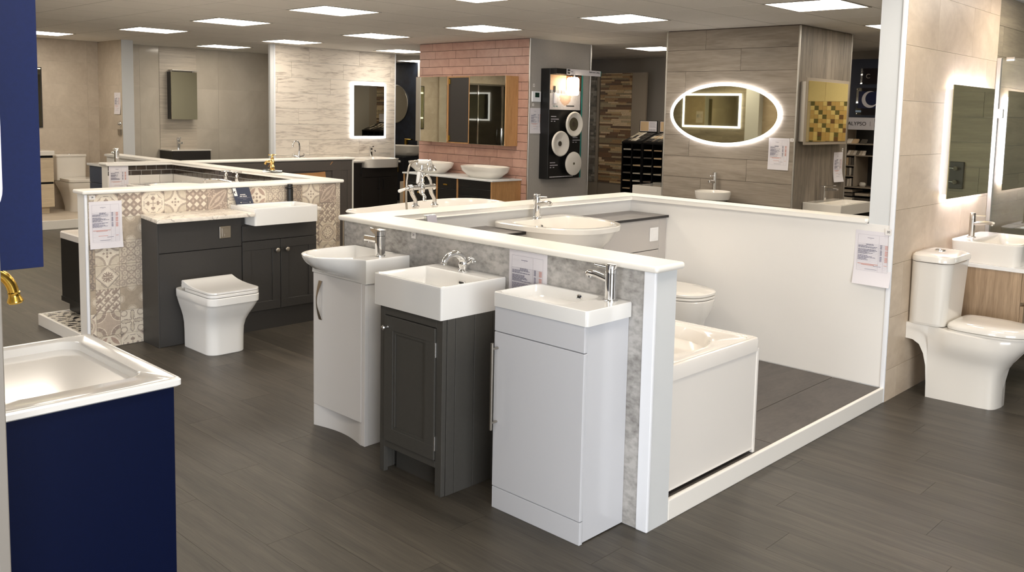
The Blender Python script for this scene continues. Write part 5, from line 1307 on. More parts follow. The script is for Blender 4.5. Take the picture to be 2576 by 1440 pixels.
# local x along world y (rotate so that body bar runs along world +y)
t.rotation_euler = (0, 0, PI / 2)
def P_(a, d, z): return (a, d, z)
for sx in (-1, 1):
    x = sx * 0.085
    b = B(); b.lathe((x + 0.012, 0, -0.02), [(0.022, 0), (0.022, 0.05), (0.028, 0.055), (0.028, 0.062), (0.018, 0.068), (0.014, 0.085), (0.016, 0.09)], 20)
    b.tube([(x + 0.012, 0, 0.06), (x + 0.010, 0, 0.085), (x - 0.018, 0, 0.125), (x - 0.024, 0, 0.150), (x - 0.024, 0, 0.175)], [0.015, 0.014, 0.014, 0.018, 0.017], 14); part('standpipe', b, 'chrome', t)
b = B(); b.tube([(-0.14, 0, 0.168), (-0.112, 0, 0.168), (-0.108, 0, 0.168), (-0.06, 0, 0.168), (0.04, 0, 0.168), (0.09, 0, 0.168)], [0.020, 0.024, 0.017, 0.016, 0.016, 0.022], 18)
b.lathe((-0.02, 0, 0.12), [(0.010, 0), (0.021, 0.015), (0.024, 0.04), (0.022, 0.065), (0.015, 0.080), (0.019, 0.088), (0.014, 0.11), (0.018, 0.118), (0.012, 0.14), (0.008, 0.20)], 20); part('valve_body', b, 'chrome', t)
b = B(); b.tube([(-0.14, 0, 0.166), (-0.155, 0, 0.164), (-0.165, 0, 0.162)], [0.012, 0.010, 0.008], 12); part('lever_stem', b, 'chrome', t)
b = B(); b.tube([(-0.165, 0, 0.162), (-0.175, 0, 0.160), (-0.212, 0, 0.151), (-0.218, 0, 0.150)], [0.008, 0.010, 0.012, 0.009], 14); part('lever_grip', b, 'ceramic', t)
b = B(); b.tube([(-0.035, 0, 0.165), (-0.055, 0, 0.195), (-0.060, 0, 0.20)], [0.006, 0.007, 0.008], 10); part('diverter_stem', b, 'chrome', t)
b = B(); b.tube([(-0.060, 0, 0.198), (-0.056, 0, 0.21), (-0.046, 0, 0.27), (-0.046, 0, 0.276)], [0.007, 0.011, 0.013, 0.010], 14); part('diverter_grip', b, 'ceramic', t)
b = B(); b.tube([(-0.02, 0, 0.13), (-0.03, -0.03, 0.120), (-0.06, -0.08, 0.110), (-0.085, -0.11, 0.10), (-0.09, -0.115, 0.085)], [0.014, 0.013, 0.012, 0.013, 0.014], 14); part('spout', b, 'chrome', t)
b = B(); b.tube([(-0.02, 0, 0.245), (0.01, 0, 0.255), (0.035, 0, 0.245), (0.058, 0, 0.21), (0.066, 0, 0.175), (0.068, 0, 0.14), (0.085, 0, 0.09)], [0.011, 0.011, 0.010, 0.010, 0.010, 0.008, 0.006], 14); part('riser_pipe', b, 'chrome', t)
b = B()
for pts in ([(-0.02, 0, 0.29), (-0.045, 0, 0.295), (-0.062, 0, 0.31), (-0.066, 0, 0.335), (-0.06, 0, 0.345)], [(-0.02, 0, 0.29), (0.01, 0, 0.293), (0.026, 0, 0.305), (0.030, 0, 0.33), (0.026, 0, 0.345)]):
    b.tube(pts, 0.0045, 10)
b.lathe((-0.02, 0, 0.25), [(0.007, 0), (0.010, 0.02), (0.014, 0.032), (0.010, 0.04)], 14); part('cradle', b, 'chrome', t)
b = B(); b.tube([(-0.058, 0, 0.348), (-0.05, 0, 0.348), (0.0, 0, 0.343), (0.03, 0, 0.345), (0.036, 0, 0.345)], [0.010, 0.014, 0.0165, 0.013, 0.009], 16); part('handset_grip', b, 'ceramic', t)
b = B(); b.tube([(0.036, 0, 0.345), (0.050, 0, 0.348), (0.062, 0, 0.338), (0.068, 0, 0.318)], [0.009, 0.011, 0.008, 0.008], 12)
b.lathe((0.068, 0, 0.322), [(0.008, 0), (0.014, 0.006), (0.028, 0.022), (0.033, 0.036), (0.035, 0.040), (0.032, 0.043), (0.0, 0.045)], 24, axis=(0.06, 0, -1)); part('handset_rose', b, 'chrome', t)
b = B(); b.tube([(-0.058, 0, 0.348), (-0.082, 0, 0.350), (-0.108, 0, 0.342), (-0.128, 0, 0.318), (-0.140, 0, 0.28), (-0.150, 0, 0.22), (-0.154, 0.0, 0.15), (-0.153, 0, 0.07), (-0.146, 0, 0.0), (-0.14, 0, -0.06)], 0.0072, 12); part('hose', b, 'brushed', t)

# =================================================================== PINK BRICK DISPLAY
t = thing('vanity_cabinet', 'long low black and oak vanity against the pink brick wall', 'cabinet', (-7.93, 7.16, 0), world=True)
b = B(); b.box(-8.70, -7.165, 6.965, 7.395, 0.30, 0.772); part('carcass', b, 'black', t)
for x0, x1, nm in ((-8.722, -8.702, 'oak_divider'), (-8.100, -8.080, 'oak_divider'), (-7.735, -7.715, 'oak_divider')):
    b = B(); b.box(x0, x1, 6.932, 6.964, 0.30, 0.772); part(nm, b, 'oak', t)
b = B(); b.box(-7.165, -7.142, 6.932, 7.396, 0.30, 0.772, 0.001); part('oak_end_panel', b, 'oak', t)
def drw(x0, x1, z0, z1, px=None, pz=None):
    b = B(); b.box(x0, x1, 6.940, 6.963, z0, z1, 0.0015); d = part('drawer', b, 'black', t)
    if px:
        b = B(); b.box(px - 0.035, px + 0.035, 6.925, 6.940, pz - 0.008, pz + 0.008, 0.002); part('brass_pull', b, 'brass', d)
for x0, x1 in ((-8.700, -8.102), (-7.713, -7.167)):
    drw(x0, x1, 0.678, 0.770); drw(x0, x1, 0.590, 0.675)
    drw(x0, x1, 0.44, 0.587, -8.408 if x0 < -8 else -7.448, 0.560); drw(x0, x1, 0.302, 0.437)
drw(-8.078, -7.737, 0.645, 0.770, -7.933, 0.690); drw(-8.078, -7.737, 0.50, 0.642); drw(-8.078, -7.737, 0.302, 0.497)
b = B(); b.box(-8.735, -7.130, 6.922, 7.398, 0.773, 0.790, 0.001); part('countertop', b, 'postwhite', t)
def vessel(label, x, y, z, a, b_, h, mt='ceramic_warm', e=2.4, group=None, foot=0.72):
    t = thing('countertop_basin', label, 'basin', (x, y, z), 0, group)
    def r(zz, k, kb=None): return sup(0, 0, a * k, b_ * (kb or k), zz, e, 48)
    b = B(); b.loft([r(0, foot), r(0.004, foot + 0.03), r(h * 0.25, foot + 0.13), r(h * 0.55, 0.93), r(h * 0.88, 0.995), r(h * 0.985, 1.0), r(h, 0.985), r(h, 0.955), r(h * 0.95, 0.94), r(h * 0.6, 0.88), r(h * 0.3, 0.70), r(h * 0.14, 0.4), r(h * 0.12, 0.08)])
    part('bowl', b, mt, t); return t
vessel('oval white countertop basin, left of two on the pink brick vanity', -8.470, 7.16, 0.7905, 0.335, 0.205, 0.135, group='oval basins on the pink brick vanity', foot=0.62)
vessel('oval white countertop basin, right of two on the pink brick vanity', -7.500, 7.16, 0.7905, 0.335, 0.205, 0.135, group='oval basins on the pink brick vanity', foot=0.62)
t = thing('mirror_cabinet', 'wide mirror cabinet with oak side and dark open middle on pink bricks', 'cabinet', (-8.02, 7.30, 1.165), world=True)
b = B(); b.box(-8.825, -8.815, 7.205, 7.397, 1.170, 1.972); part('side_panel', b, 'oak', t)
b = B(); b.box(-7.232, -7.214, 7.200, 7.397, 1.168, 1.972, 0.001); part('oak_side_panel', b, 'oak', t)
b = B(); b.box(-8.815, -7.232, 7.385, 7.396, 1.17, 1.972); part('back_panel', b, 'black', t)
b = B(); b.box(-8.815, -7.232, 7.222, 7.385, 1.168, 1.184); part('base_panel', b, 'oak', t)
b = B(); b.box(-8.815, -7.232, 7.222, 7.385, 1.958, 1.973); part('top_panel', b, 'oak', t)
b = B(); b.box(-8.210, -7.846, 7.214, 7.221, 1.186, 1.956); part('dark_middle', b, 'charcoal2', t)
for x0, x1 in ((-8.232, -8.210), (-7.846, -7.832)):
    b = B(); b.box(x0, x1, 7.202, 7.385, 1.184, 1.958); part('oak_divider', b, 'oak', t)
for x0, x1, nm in ((-8.824, -8.732, 'mirror_door'), (-8.730, -8.234, 'mirror_door'), (-7.830, -7.234, 'mirror_door')):
    b = B(); b.box(x0, x1, 7.200, 7.214, 1.172, 1.970, 0.0015); part(nm, b, 'mirror_clear' if x1 > -8.7 else 'alu', t)
for z in (1.23, 1.91):
    b = B(); b.box(-8.209, -8.185, 7.204, 7.213, z - 0.03, z + 0.03, 0.002); part('hinge', b, 'brass', t)

# =================================================================== GREY RETURN WALL: LIGHT DISPLAY, THERMOSTAT
t = thing('lighting_display', 'tall black lighting display board with three disc lamps on the grey wall', 'display', (-6.97, 7.86, 0.79), world=True)
b = B(); b.box(-7.038, -6.90, 7.585, 8.150, 0.795, 2.068, 0.002); part('board', b, 'black', t)
b = B(); b.box(-6.899, -6.893, 8.150, 8.166, 0.797, 2.06); part('teal_edge', b, 'teal', t)
b = B(); b.box(-6.90, -6.80, 7.585, 7.760, 2.004, 2.068, 0.001); part('header_return', b, 'black', t)
b = B(); b.box(-6.803, -6.795, 7.760, 8.372, 2.006, 2.070, 0.001); hd = part('header_board', b, 'paper', t)
b = B(); b.box(-6.795, -6.794, 7.768, 7.815, 2.012, 2.064); part('logo_tile', b, 'ink_black', hd)
b = B(); b.box(-6.803, -6.795, 8.3725, 8.384, 2.006, 2.070); part('teal_end', b, 'teal', hd)
text_mesh('HiB', 0.026, 'sticker', hd, (-6.7935, 7.792, 2.037), FACE_PX, 'logo_lettering')
text_mesh('lighter', 0.014, 'ink_black', hd, (-6.7945, 7.85, 2.040), FACE_PX, 'header_lettering')
text_mesh('Bathroom Ceiling', 0.027, 'ink_black', hd, (-6.7945, 8.255, 2.050), FACE_PX, 'header_lettering')
bm = printed_tile(lambda u, v: ((224, 176, 128) if u < 0.0 else (120, 84, 58)) if v > 0.1 else ((60, 48, 44) if (v > -0.05 and (u + 1) * 12 % 1 < 0.5) else ((188, 160, 140) if abs(u) < 0.5 and v < -0.0 and (u * u + (v + 0.2) ** 2) < 0.16 else (206, 200, 200))), 7.592, 8.128, 1.60, 1.998, 7.86, 1.80, 0.5, N=40, plane='x', at=-6.8975, th=0.002)
pp = part('photo_panel', bm, 'print_gloss', t)
text_mesh('try me', 0.030, 'teal', pp, (-6.897, 7.69, 1.64), FACE_PX, 'lettering')
b = B(); b.box(-6.897, -6.896, 7.88, 8.02, 1.640, 1.652); part('caption_bar', b, 'ink_black', pp)
b = B(); b.box(-6.897, -6.884, 7.655, 7.70, 1.67, 1.79, 0.003); part('switch_plate', b, 'paper', pp)
b = B(); b.box(-6.897, -6.889, 7.650, 7.68, 1.80, 1.87, 0.002); part('switch_dark', b, 'ink_black', pp)
for y, z in ((7.62, 1.52), (8.01, 1.275), (7.62, 0.985)):
    b = B()
    for k, (w_, dz) in enumerate(((0.10, 0), (0.15, -0.03), (0.03, -0.055), (0.03, -0.055))):
        yy = y + (0.05 if k == 3 else 0)
        b.box(-6.899, -6.8985, yy, yy + w_ * 0.9, z + dz - 0.005, z + dz + 0.005)
    o = part('caption', b, 'ink_soft', t); o['kind'] = 'stuff'
b = B()
for k in range(16): b.box(-6.899, -6.8985, 7.62 + 0.026 * k, 7.64 + 0.026 * k, 0.815, 0.824)
o = part('foot_caption', b, 'paper', t); o['kind'] = 'stuff'
# disc lamps standing off the board
def disc_lamp(label, y, z, r, rin, colin, x=-6.82, dish=0.02):
    t = thing('disc_lamp', label, 'lamp', (-6.86, y, z), group='disc ceiling lamps on the black display', world=True)
    b = B(); b.lathe((-6.898, y, z), [(0.05, 0), (0.05, 0.03), (0.03, 0.04), (0.03, x + 6.898 - 0.02)], 24, axis=(1, 0, 0)); part('base', b, 'chrome', t)
    b = B(); b.lathe((x - 0.03, y, z), [(r * 0.8, 0), (r * 0.97, 0.008), (r, 0.02), (r * 0.98, 0.028), (r * 0.9, 0.033), (rin * 1.15, 0.030 - dish), (rin, 0.028 - dish), (rin * 0.9, 0.026 - dish), (0.0, 0.026 - dish)], 44, axis=(1, 0, 0)); part('shade', b, 'ceramic_warm', t)
    b = B(); b.lathe((x - 0.0035 - dish, y, z), [(rin, 0), (rin * 0.98, 0.003), (0, 0.0035)], 32, axis=(1, 0, 0)); part('centre', b, colin, t)
M['olive_centre'] = mat('mirror_like_grey_disc', (128, 122, 100), 0.2, 0.6)
disc_lamp('white ring lamp with wide grey centre, topmost disc on the black display', 7.958, 1.434, 0.148, 0.080, 'olive_centre')
disc_lamp('white dished disc lamp with small grey centre, middle disc on the black display', 7.722, 1.208, 0.148, 0.045, 'olive_centre', dish=0.03)
disc_lamp('flat cream disc lamp with chrome rim, lowest disc on the black display', 7.958, 0.972, 0.140, 0.014, 'olive_centre', dish=0.0)
t = thing('opal_lamp', 'glowing opal glass cylinder lamp hanging in front of the black display board', 'lamp', (-6.82, 7.872, 1.765), world=True)
b = B(); b.lathe((-6.79, 7.865, 1.768), [(0.055, 0), (0.068, 0.012), (0.072, 0.03), (0.072, 0.175), (0.068, 0.195), (0.055, 0.205), (0.0, 0.206)], 36); part('glass_shade', b, 'lamp_glow', t)
b = B(); b.lathe((-6.77, 7.865, 1.9745), [(0.04, 0), (0.04, 0.012), (0.015, 0.014), (0.015, 0.03)], 20); part('fitting', b, 'chrome', t)
t = thing('thermostat', 'white heating thermostat with small dark green screen on the grey wall', 'thermostat', (-7.02, 7.505, 1.68), world=True)
b = B(); b.box(-7.039, -7.020, 7.432, 7.574, 1.682, 1.803, 0.005, 2); part('case', b, 'trimwhite', t)
b = B(); b.box(-7.020, -7.019, 7.475, 7.545, 1.735, 1.788); part('screen', b, mat('green_screen', (24, 54, 38), 0.2, bump=0.01), t)
paper('narrow white price sheet on the grey wall below the thermostat', (-7.0395, 7.515, 1.612), 0.205, 0.292, 'x', curl=0.008, seed=31, lines=0)
sticker('27', (-7.0395, 7.47, 1.870), 0.030, 0.036, 'x', 'small white sticker above the thermostat')
sticker('26', (-7.0395, 7.465, 1.648), 0.030, 0.030, 'x', 'small white sticker just below the thermostat')

# =================================================================== TAUPE PILLAR
t = thing('oval_mirror', 'large oval mirror with glowing white rim on the taupe pillar', 'mirror', (-4.54, 7.48, 1.27), world=True)
oc = (-4.545, 1.582); oa, ob = 0.605, 0.303
def orr(k, y): return [(oc[0] + oa * k[0] * math.cos(2 * PI * i / 72), y, oc[1] + ob * k[1] * math.sin(2 * PI * i / 72)) for i in range(72)]
b = B(); b.loft([orr((0.93, 0.90), 7.499), orr((0.93, 0.90), 7.478)]); part('housing', b, 'alu', t)
b = B(); b.loft([orr((0.945, 0.89), 7.4785), orr((0.945, 0.89), 7.472)]); part('mirror_glass', b, 'mirror', t)
b = B(); b.loft([orr((1.0, 1.0), 7.486), orr((1.0, 1.0), 7.470), orr((0.953, 0.90), 7.470), orr((0.953, 0.90), 7.486)], False, False)
bm = b.bm
part('glowing_rim', b, 'led', t)
paper('white price sheet at the right of the oval mirror on the taupe pillar', (-3.958, 7.4995, 1.376), 0.208, 0.292, 'y', curl=0.006, seed=41, lines=0)
sticker('24', (-3.832, 7.4995, 1.363), 0.034, 0.030, 'y', 'small white sticker at the right edge of the taupe pillar front')
b = B(); b.box(-5.12, -3.95, 6.98, 7.495, 0.62, 0.700, 0.003)
solo('shelf', b, 'charcoal2', 'dark wall shelf carrying the small round basin, mostly hidden by the half wall', 'shelf')
vessel('small round white bowl basin below the oval mirror on the taupe pillar', -4.480, 7.245, 0.7005, 0.170, 0.170, 0.160, e=2.0, foot=0.42)
tap_mono_round('chrome tall mixer tap behind the small round bowl basin', (-4.585, 7.44, 0.7005), 0, h=0.325, reach=0.10, r=0.020, hs=0.72)
# side face
t = thing('mirror_cabinet', 'open-fronted grey-framed mirror cabinet on the side of the taupe pillar', 'cabinet', (-3.75, 7.95, 1.33), world=True)
b = B(); b.box(-3.798, -3.735, 7.545, 8.39, 1.35, 1.895, 0.002); part('case', b, 'alu', t)
b = B(); b.box(-3.732, -3.722, 7.51, 8.398, 1.322, 1.928, 0.002); part('door_frame', b, 'shelf_grey', t)
b = B(); b.box(-3.7215, -3.718, 7.545, 8.365, 1.352, 1.90); part('mirror_glass', b, 'mirror_y', t)
paper('narrow price sheet on the shaded side of the taupe pillar above the square basin', (-3.7995, 8.41, 1.240), 0.20, 0.292, 'x', curl=0.02, seed=43, lines=0)
sticker('23', (-3.7995, 8.50, 1.262), 0.028, 0.034, 'x', 'small white sticker on the shaded side of the taupe pillar')
basin_rect('wall_basin', 'square white wall-hung basin on the side of the taupe pillar', (-3.799, 8.03, 0.690), PI / 2, 0.66, 0.375, 0.098, (-0.31, 0.31, -0.355, -0.13), 0.08, r=0.008, rb=0.02, mt='ceramic_warm')
t = thing('basin_tap', 'angular chrome lever tap on the square wall-hung basin', 'tap', (-3.735, 7.985, 0.7885), PI / 2)
b = B(); b.box(-0.02, 0.02, -0.022, 0.022, 0, 0.14, 0.003); part('body', b, 'chrome', t)
b = B(); b.loft([[(-0.018, -0.02, 0.095), (0.018, -0.02, 0.095), (0.018, -0.02, 0.13), (-0.018, -0.02, 0.13)], [(-0.018, -0.14, 0.108), (0.018, -0.14, 0.108), (0.018, -0.14, 0.122), (-0.018, -0.14, 0.122)]]); part('spout', b, 'chrome', t)
b = B(); b.loft([[(-0.018, 0.022, 0.142), (0.018, 0.022, 0.142), (0.018, 0.022, 0.150), (-0.018, 0.022, 0.150)], [(-0.012, -0.125, 0.150), (0.012, -0.125, 0.150), (0.012, -0.125, 0.156), (-0.012, -0.125, 0.156)]]); part('lever', b, 'chrome', t)
# white counter block left of the pillar
b = B(); b.box(-6.14, -5.36, 8.2, 8.9, 0.0, 0.762, 0.006, 2)
solo('counter_block', b, 'ceramic_warm', 'plain white block counter in the gap left of the taupe pillar', 'counter')

# tile board reflected in the side mirror (stands behind the right-hand wall)
t = thing('tile_board', 'cream tile display board with checkered mosaic, seen in the pillar side mirror', 'display', (-2.65, 10.75, 0), world=True)
b = B(); b.box(-3.75, -1.95, 10.70, 10.748, 0.0, H - 0.02); part('backing', b, 'grout', t)
yb_ = 10.699
for i in range(4):
    for j in range(2):
        b = B(); b.box(-3.74 + 0.45 * i, -3.293 + 0.45 * i, yb_ - 0.008, yb_, 1.785 + 0.29 * j, 2.073 + 0.29 * j, 0.001); part('cream_tile', b, 'creme', t)
M['mos'] = [mat('mosaic_sand', (198, 170, 120), 0.3, bump=0.02), mat('mosaic_cream', (226, 210, 160), 0.3, bump=0.02), mat('mosaic_brown', (112, 84, 62), 0.3, bump=0.02), mat('mosaic_olive', (100, 98, 66), 0.3, bump=0.02)]
rnd = random.Random(4); seq = [0, 0, 2, 1, 0, 0, 3, 1, 0, 0, 3, 1]
q_ = 0.055; rows = 15; colsn = 19
mes = []
for k in range(4):
    b = B(); b.box(-q_ / 2 + 0.001, q_ / 2 - 0.001, -0.006, 0, -q_ / 2 + 0.001, q_ / 2 - 0.001); bm = b.bm; finish(bm); me = bpy.data.meshes.new('mosaic_piece'); bm.to_mesh(me); bm.free(); me.materials.append(M['mos'][k]); mes.append(me)
for r in range(rows):
    sh = [0, 5, 6, 3, 1, 7, 4, 10, 2][r % 9]
    for c in range(colsn):
        inst('mosaic_piece', mes[seq[(c + sh) % 12]], t, (-3.22 + q_ * c - t.location.x, yb_ - t.location.y, 1.757 - q_ * r))

# =================================================================== FAR RIGHT DISPLAY UNIT (CALYPSO)
t = thing('display_unit', 'dark display board with clear logo plaques and shelves of samples at far right', 'display', (-4.3, 10.5, 0), world=True)
b = B(); b.box(-4.62, -3.9, 10.41, 10.43, 1.59, 2.28, 0.002); part('dark_board', b, 'display_dark', t)
b = B(); b.box(-4.64, -4.62, 10.40, 10.70, 0.0, 2.28); part('side_panel', b, 'shelf_grey', t)
b = B(); b.box(-4.64, -4.28, 10.385, 10.40, 1.445, 1.59, 0.002); hd = part('header_plaque', b, 'paper', t)
text_mesh('CALYPSO', 0.064, 'ink_black', hd, (-4.505, 10.384, 1.515), FACE_NY, 'lettering')
b = B(); b.box(-4.325, -4.322, 10.3835, 10.385, 1.49, 1.545); part('divider_stroke', b, 'ink_black', hd)
b = B(); b.box(-4.475, -4.0, 10.392, 10.398, 1.985, 2.17, 0.001); pq = part('clear_plaque', b, 'acryl_clear', t)
text_mesh('C', 0.075, 'alu', pq, (-4.385, 10.390, 2.075), FACE_NY, 'lettering')
for z in (2.13, 2.02):
    b = B(); b.lathe((-4.455, 10.398, z), [(0.008, 0), (0.010, 0.004), (0.009, 0.014), (0, 0.015)], 14, axis=(0, -1, 0)); part('stud', b, 'chrome', pq)
b = B(); b.box(-4.515, -4.0, 10.392, 10.398, 1.62, 1.94, 0.001); pq = part('clear_plaque', b, 'acryl_clear', t)
b = B(); b.box(-4.485, -4.1, 10.389, 10.391, 1.70, 1.90); part('blue_field', b, mat('navy_print', (14, 24, 66), 0.3, bump=0.01), pq)
# crescent logo
b = B(); N_ = 26; outer = []; inner = []
for k in range(N_ + 1):
    a = math.radians(62 + 262 * k / N_)
    outer.append((-4.345 + 0.098 * math.cos(a), 1.805 + 0.098 * math.sin(a))); inner.append((-4.322 + 0.078 * math.cos(a), 1.815 + 0.080 * math.sin(a)))
for k in range(N_):
    q = [outer[k], outer[k + 1], inner[k + 1], inner[k]]
    b.bm.faces.new([b.bm.verts.new((p[0], 10.388, p[1])) for p in q])
bmesh.ops.remove_doubles(b.bm, verts=b.bm.verts[:], dist=1e-5)
part('crescent_logo', b, 'paper', pq)
b = B(); b.box(-4.512, -4.445, 10.390, 10.3915, 1.652, 1.676); part('blue_label', b, mat('pale_blue_label', (170, 196, 226), 0.4, bump=0.01), pq)
for z, x in ((1.925, -4.50), (1.637, -4.495)):
    b = B(); b.lathe((x, 10.398, z), [(0.007, 0), (0.009, 0.004), (0.008, 0.012), (0, 0.013)], 14, axis=(0, -1, 0)); part('stud', b, 'chrome', pq)
for z in (1.28, 1.145, 0.765, 0.60):
    b = B(); b.box(-4.62, -4.0, 10.33, 10.70, z - 0.012, z, 0.001); part('shelf', b, 'shelf_grey', t)
for z in (1.02, 0.895):
    b = B(); b.box(-4.62, -4.47, 10.34, 10.70, z - 0.012, z, 0.001); part('shelf', b, 'shelf_grey', t)
b = B(); b.box(-4.468, -4.45, 10.33, 10.70, 0.767, 1.13); part('upright', b, 'shelf_grey', t)
b = B(); b.box(-4.62, -4.0, 10.702, 10.74, 0.0, 1.58); part('back_board', b, 'charcoal', t)
cols_ = [(232, 222, 206), (206, 178, 140), (120, 110, 98), (216, 206, 190), (86, 80, 72), (196, 184, 164)]
MC = [mat('sample_%d' % i, c, 0.4, bump=0.02) for i, c in enumerate(cols_)]
for k, (x, ci) in enumerate(((-4.60, 0), (-4.53, 1), (-4.43, 4))):
    b = B(); b.prism([(10.36, 1.281), (10.41, 1.281), (10.45, 1.325), (10.435, 1.335)], x, x + 0.065, 'x')
    solo('tile_sample', b, MC[ci], ['ivory', 'tan', 'dark brown'][k] + ' tile sample on the top shelf of the far right display', 'sample', 'tile samples on the upper shelves')
for k, ci in enumerate((4, 0, 5, 3, 2, 5, 0)):
    b = B(); x = -4.605 + 0.036 * k; b.prism([(10.345, 1.146), (10.375, 1.146), (10.41, 1.192), (10.40, 1.198)], x, x + 0.033, 'x')
    solo('tile_sample', b, MC[ci], 'small %s tile sample, number %d from the left on the second shelf of the far display' % (['charcoal', 'ivory', 'beige', 'white', 'brown', 'greige', 'cream'][k], k + 1) if False else 'small %s tile sample in the row on the second shelf' % ['charcoal', 'ivory', 'beige', 'white', 'brown', 'greige', 'cream'][k], 'sample', 'tile samples on the second shelf')
for r_, z in enumerate((1.021, 0.896, 0.767)):
    for k in range(4):
        x = -4.612 + 0.032 * k + 0.01 * r_; hh = 0.095 - 0.006 * (k % 2)
        b = B(); b.box(x, x + 0.026, 10.37, 10.60, z, z + hh, 0.001)
        solo('binder', b, MC[(k + r_) % 4 if k < 3 else 4], '%s binder on the %s cubby shelf, %s' % (['ivory', 'tan', 'brown', 'dark'][k], ['upper', 'middle', 'lower'][r_], ['leftmost', 'second from left', 'third from left', 'rightmost'][k]), 'binder', 'binders on the cubby shelves')
b = B(); b.lathe((-4.40, 10.45, 0.767), [(0.03, 0), (0.04, 0.02), (0.036, 0.045), (0.028, 0.05), (0.022, 0.02), (0, 0.015)], 18)
solo('sample_cup', b, 'ceramic_warm', 'small white cup on the far display shelf', 'cup')
for k, (x0, x1, z, ci) in enumerate(((-4.61, -4.48, 0.601, 3), (-4.61, -4.48, 0.650, 2), (-4.61, -4.48, 0.695, 5), (-4.45, -4.28, 0.601, 4), (-4.45, -4.28, 0.66, 5))):
    b = B(); b.box(x0, x1, 10.36, 10.66, z, z + 0.032, 0.002)
    solo('sample_box', b, MC[ci], ['pale flat sample box, bottom of the left stack', 'brown flat sample box, middle of the left stack', 'beige flat sample box, top of the left stack', 'dark flat sample box, bottom of the right stack', 'beige flat sample box, top of the right stack'][k] + ' under the shelves', 'box', 'flat sample boxes under the shelves')

# =================================================================== FAR TILE SECTION: MOSAIC BOARDS AND BLACK SAMPLE RACK
def strip_board(name, label, x0, x1, z0, z1, y, rowh, l0, l1, cols, fx0, fx1, seed):
    t = thing(name, label, 'display', ((x0 + x1) / 2, y, 0), world=True)
    b = B(); b.box(fx0, fx1, y, y + 0.03, 0.0, z1 + 0.004); part('board', b, 'shelf_grey', t)
    rnd = random.Random(seed); mats_ = [mat('strip_stone_%d_%d' % (seed, i), c, 0.55, bump=0.3, bscale=60, var=0.15) for i, c in enumerate(cols)]
    ms = {}
    z = z0; n_ = 0; restb = {}
    while z < z1 - 0.005:
        h_ = min(rowh * rnd.choice((0.8, 1.0, 1.0, 1.3)), z1 - z); x = x0 - rnd.random() * l0
        while x < x1 - 0.004:
            L_ = l0 + (l1 - l0) * rnd.random(); a, c = max(x, x0), min(x + L_, x1)
            if c - a > 0.008:
                k = rnd.randrange(len(mats_)); b = B(); d = 0.006 + 0.010 * rnd.random()
                b.box(a + 0.0008, c - 0.0008, y - d, y, z + 0.0008, z + h_ - 0.0008)
                part('stone_strip', b, mats_[k], t)
            x += L_
        z += h_
    return t
strip_board('mosaic_board', 'tall wall board of warm brown and cream timber-look tile strips', -8.44, -7.865, 0.55, 2.165, 10.42, 0.027, 0.12, 0.36, [(196, 168, 124), (166, 132, 90), (122, 90, 62), (214, 190, 152), (148, 132, 100), (176, 158, 124), (104, 80, 58)], -8.45, -7.61, 5)
strip_board('mosaic_board', 'narrow board of small silver-grey stone strips next to the lighting display', -8.66, -8.50, 0.55, 2.14, 10.40, 0.036, 0.05, 0.10, [(128, 122, 112), (96, 92, 84), (152, 146, 134), (112, 104, 94)], -8.68, -8.455, 6)
def rack(label, x0, x1, y, group):
    t = thing('sample_rack', label, 'rack', ((x0 + x1) / 2, y, 0), group=group, world=True)
    b = B(); b.box(x0, x1, y + 0.36, y + 0.37, 0, 1.20); part('back', b, 'black', t)
    for x in (x0, (x0 + x1) / 2 - 0.008, x1 - 0.016):
        b = B(); b.box(x, x + 0.016, y, y + 0.36, 0, 1.19); part('upright', b, 'black', t)
    b = B(); b.prism([(y - 0.005, 1.178), (y + 0.37, 1.305), (y + 0.37, 1.325), (y - 0.005, 1.198)], x0, x1, 'x'); tp = part('sloping_top', b, 'black', t)
    rnd = random.Random(int(-x0 * 100))
    for i in range(6):
        for j in range(3):
            xa = x0 + 0.03 + i * (x1 - x0 - 0.05) / 6; ya = y + 0.03 + 0.11 * j; za = 1.2035 + (ya - y) * 0.339
            b = B(); w2 = (x1 - x0) / 6 * 0.7
            b.loft([[(xa, ya, za), (xa + w2, ya, za), (xa + w2, ya + 0.09, za + 0.0305), (xa, ya + 0.09, za + 0.0305)], [(xa, ya, za + 0.008), (xa + w2, ya, za + 0.008), (xa + w2, ya + 0.09, za + 0.0385), (xa, ya + 0.09, za + 0.0385)]])
            part('sample_chip', b, MC[rnd.randrange(6)] if rnd.random() < 0.5 else M['charcoal'], tp)
    for c in range(2):
        xa = x0 + 0.018 + c * ((x1 - x0) / 2 - 0.004); xb = xa + (x1 - x0) / 2 - 0.03
        for r_ in range(9):
            z = 1.09 - 0.105 * r_
            b = B(); b.box(xa, xb, y + 0.02, y + 0.345, z - 0.006, z); sh = part('shelf', b, 'black', t)
            b = B(); b.box(xa + 0.008, xb - 0.008, y + 0.005, y + 0.33, z + 0.001, z + 0.010 + 0.008 * rnd.random()); part('tile_sample', b, MC[rnd.randrange(6)], sh)
    return t
rack('black sample rack with cubbies, left of two beside the brown strip board', -7.385, -7.05, 9.60, 'black tile sample racks')
rack('black sample rack with cubbies, right of two, half hidden by the taupe pillar', -7.045, -6.71, 9.60, 'black tile sample racks')
rack('black sample rack behind the pink wall, left one in the timber wall mirror', -9.74, -9.41, 9.20, 'black tile sample racks')
rack('black sample rack behind the pink wall, right one in the timber wall mirror', -9.40, -9.07, 9.20, 'black tile sample racks')
CY = 0.0
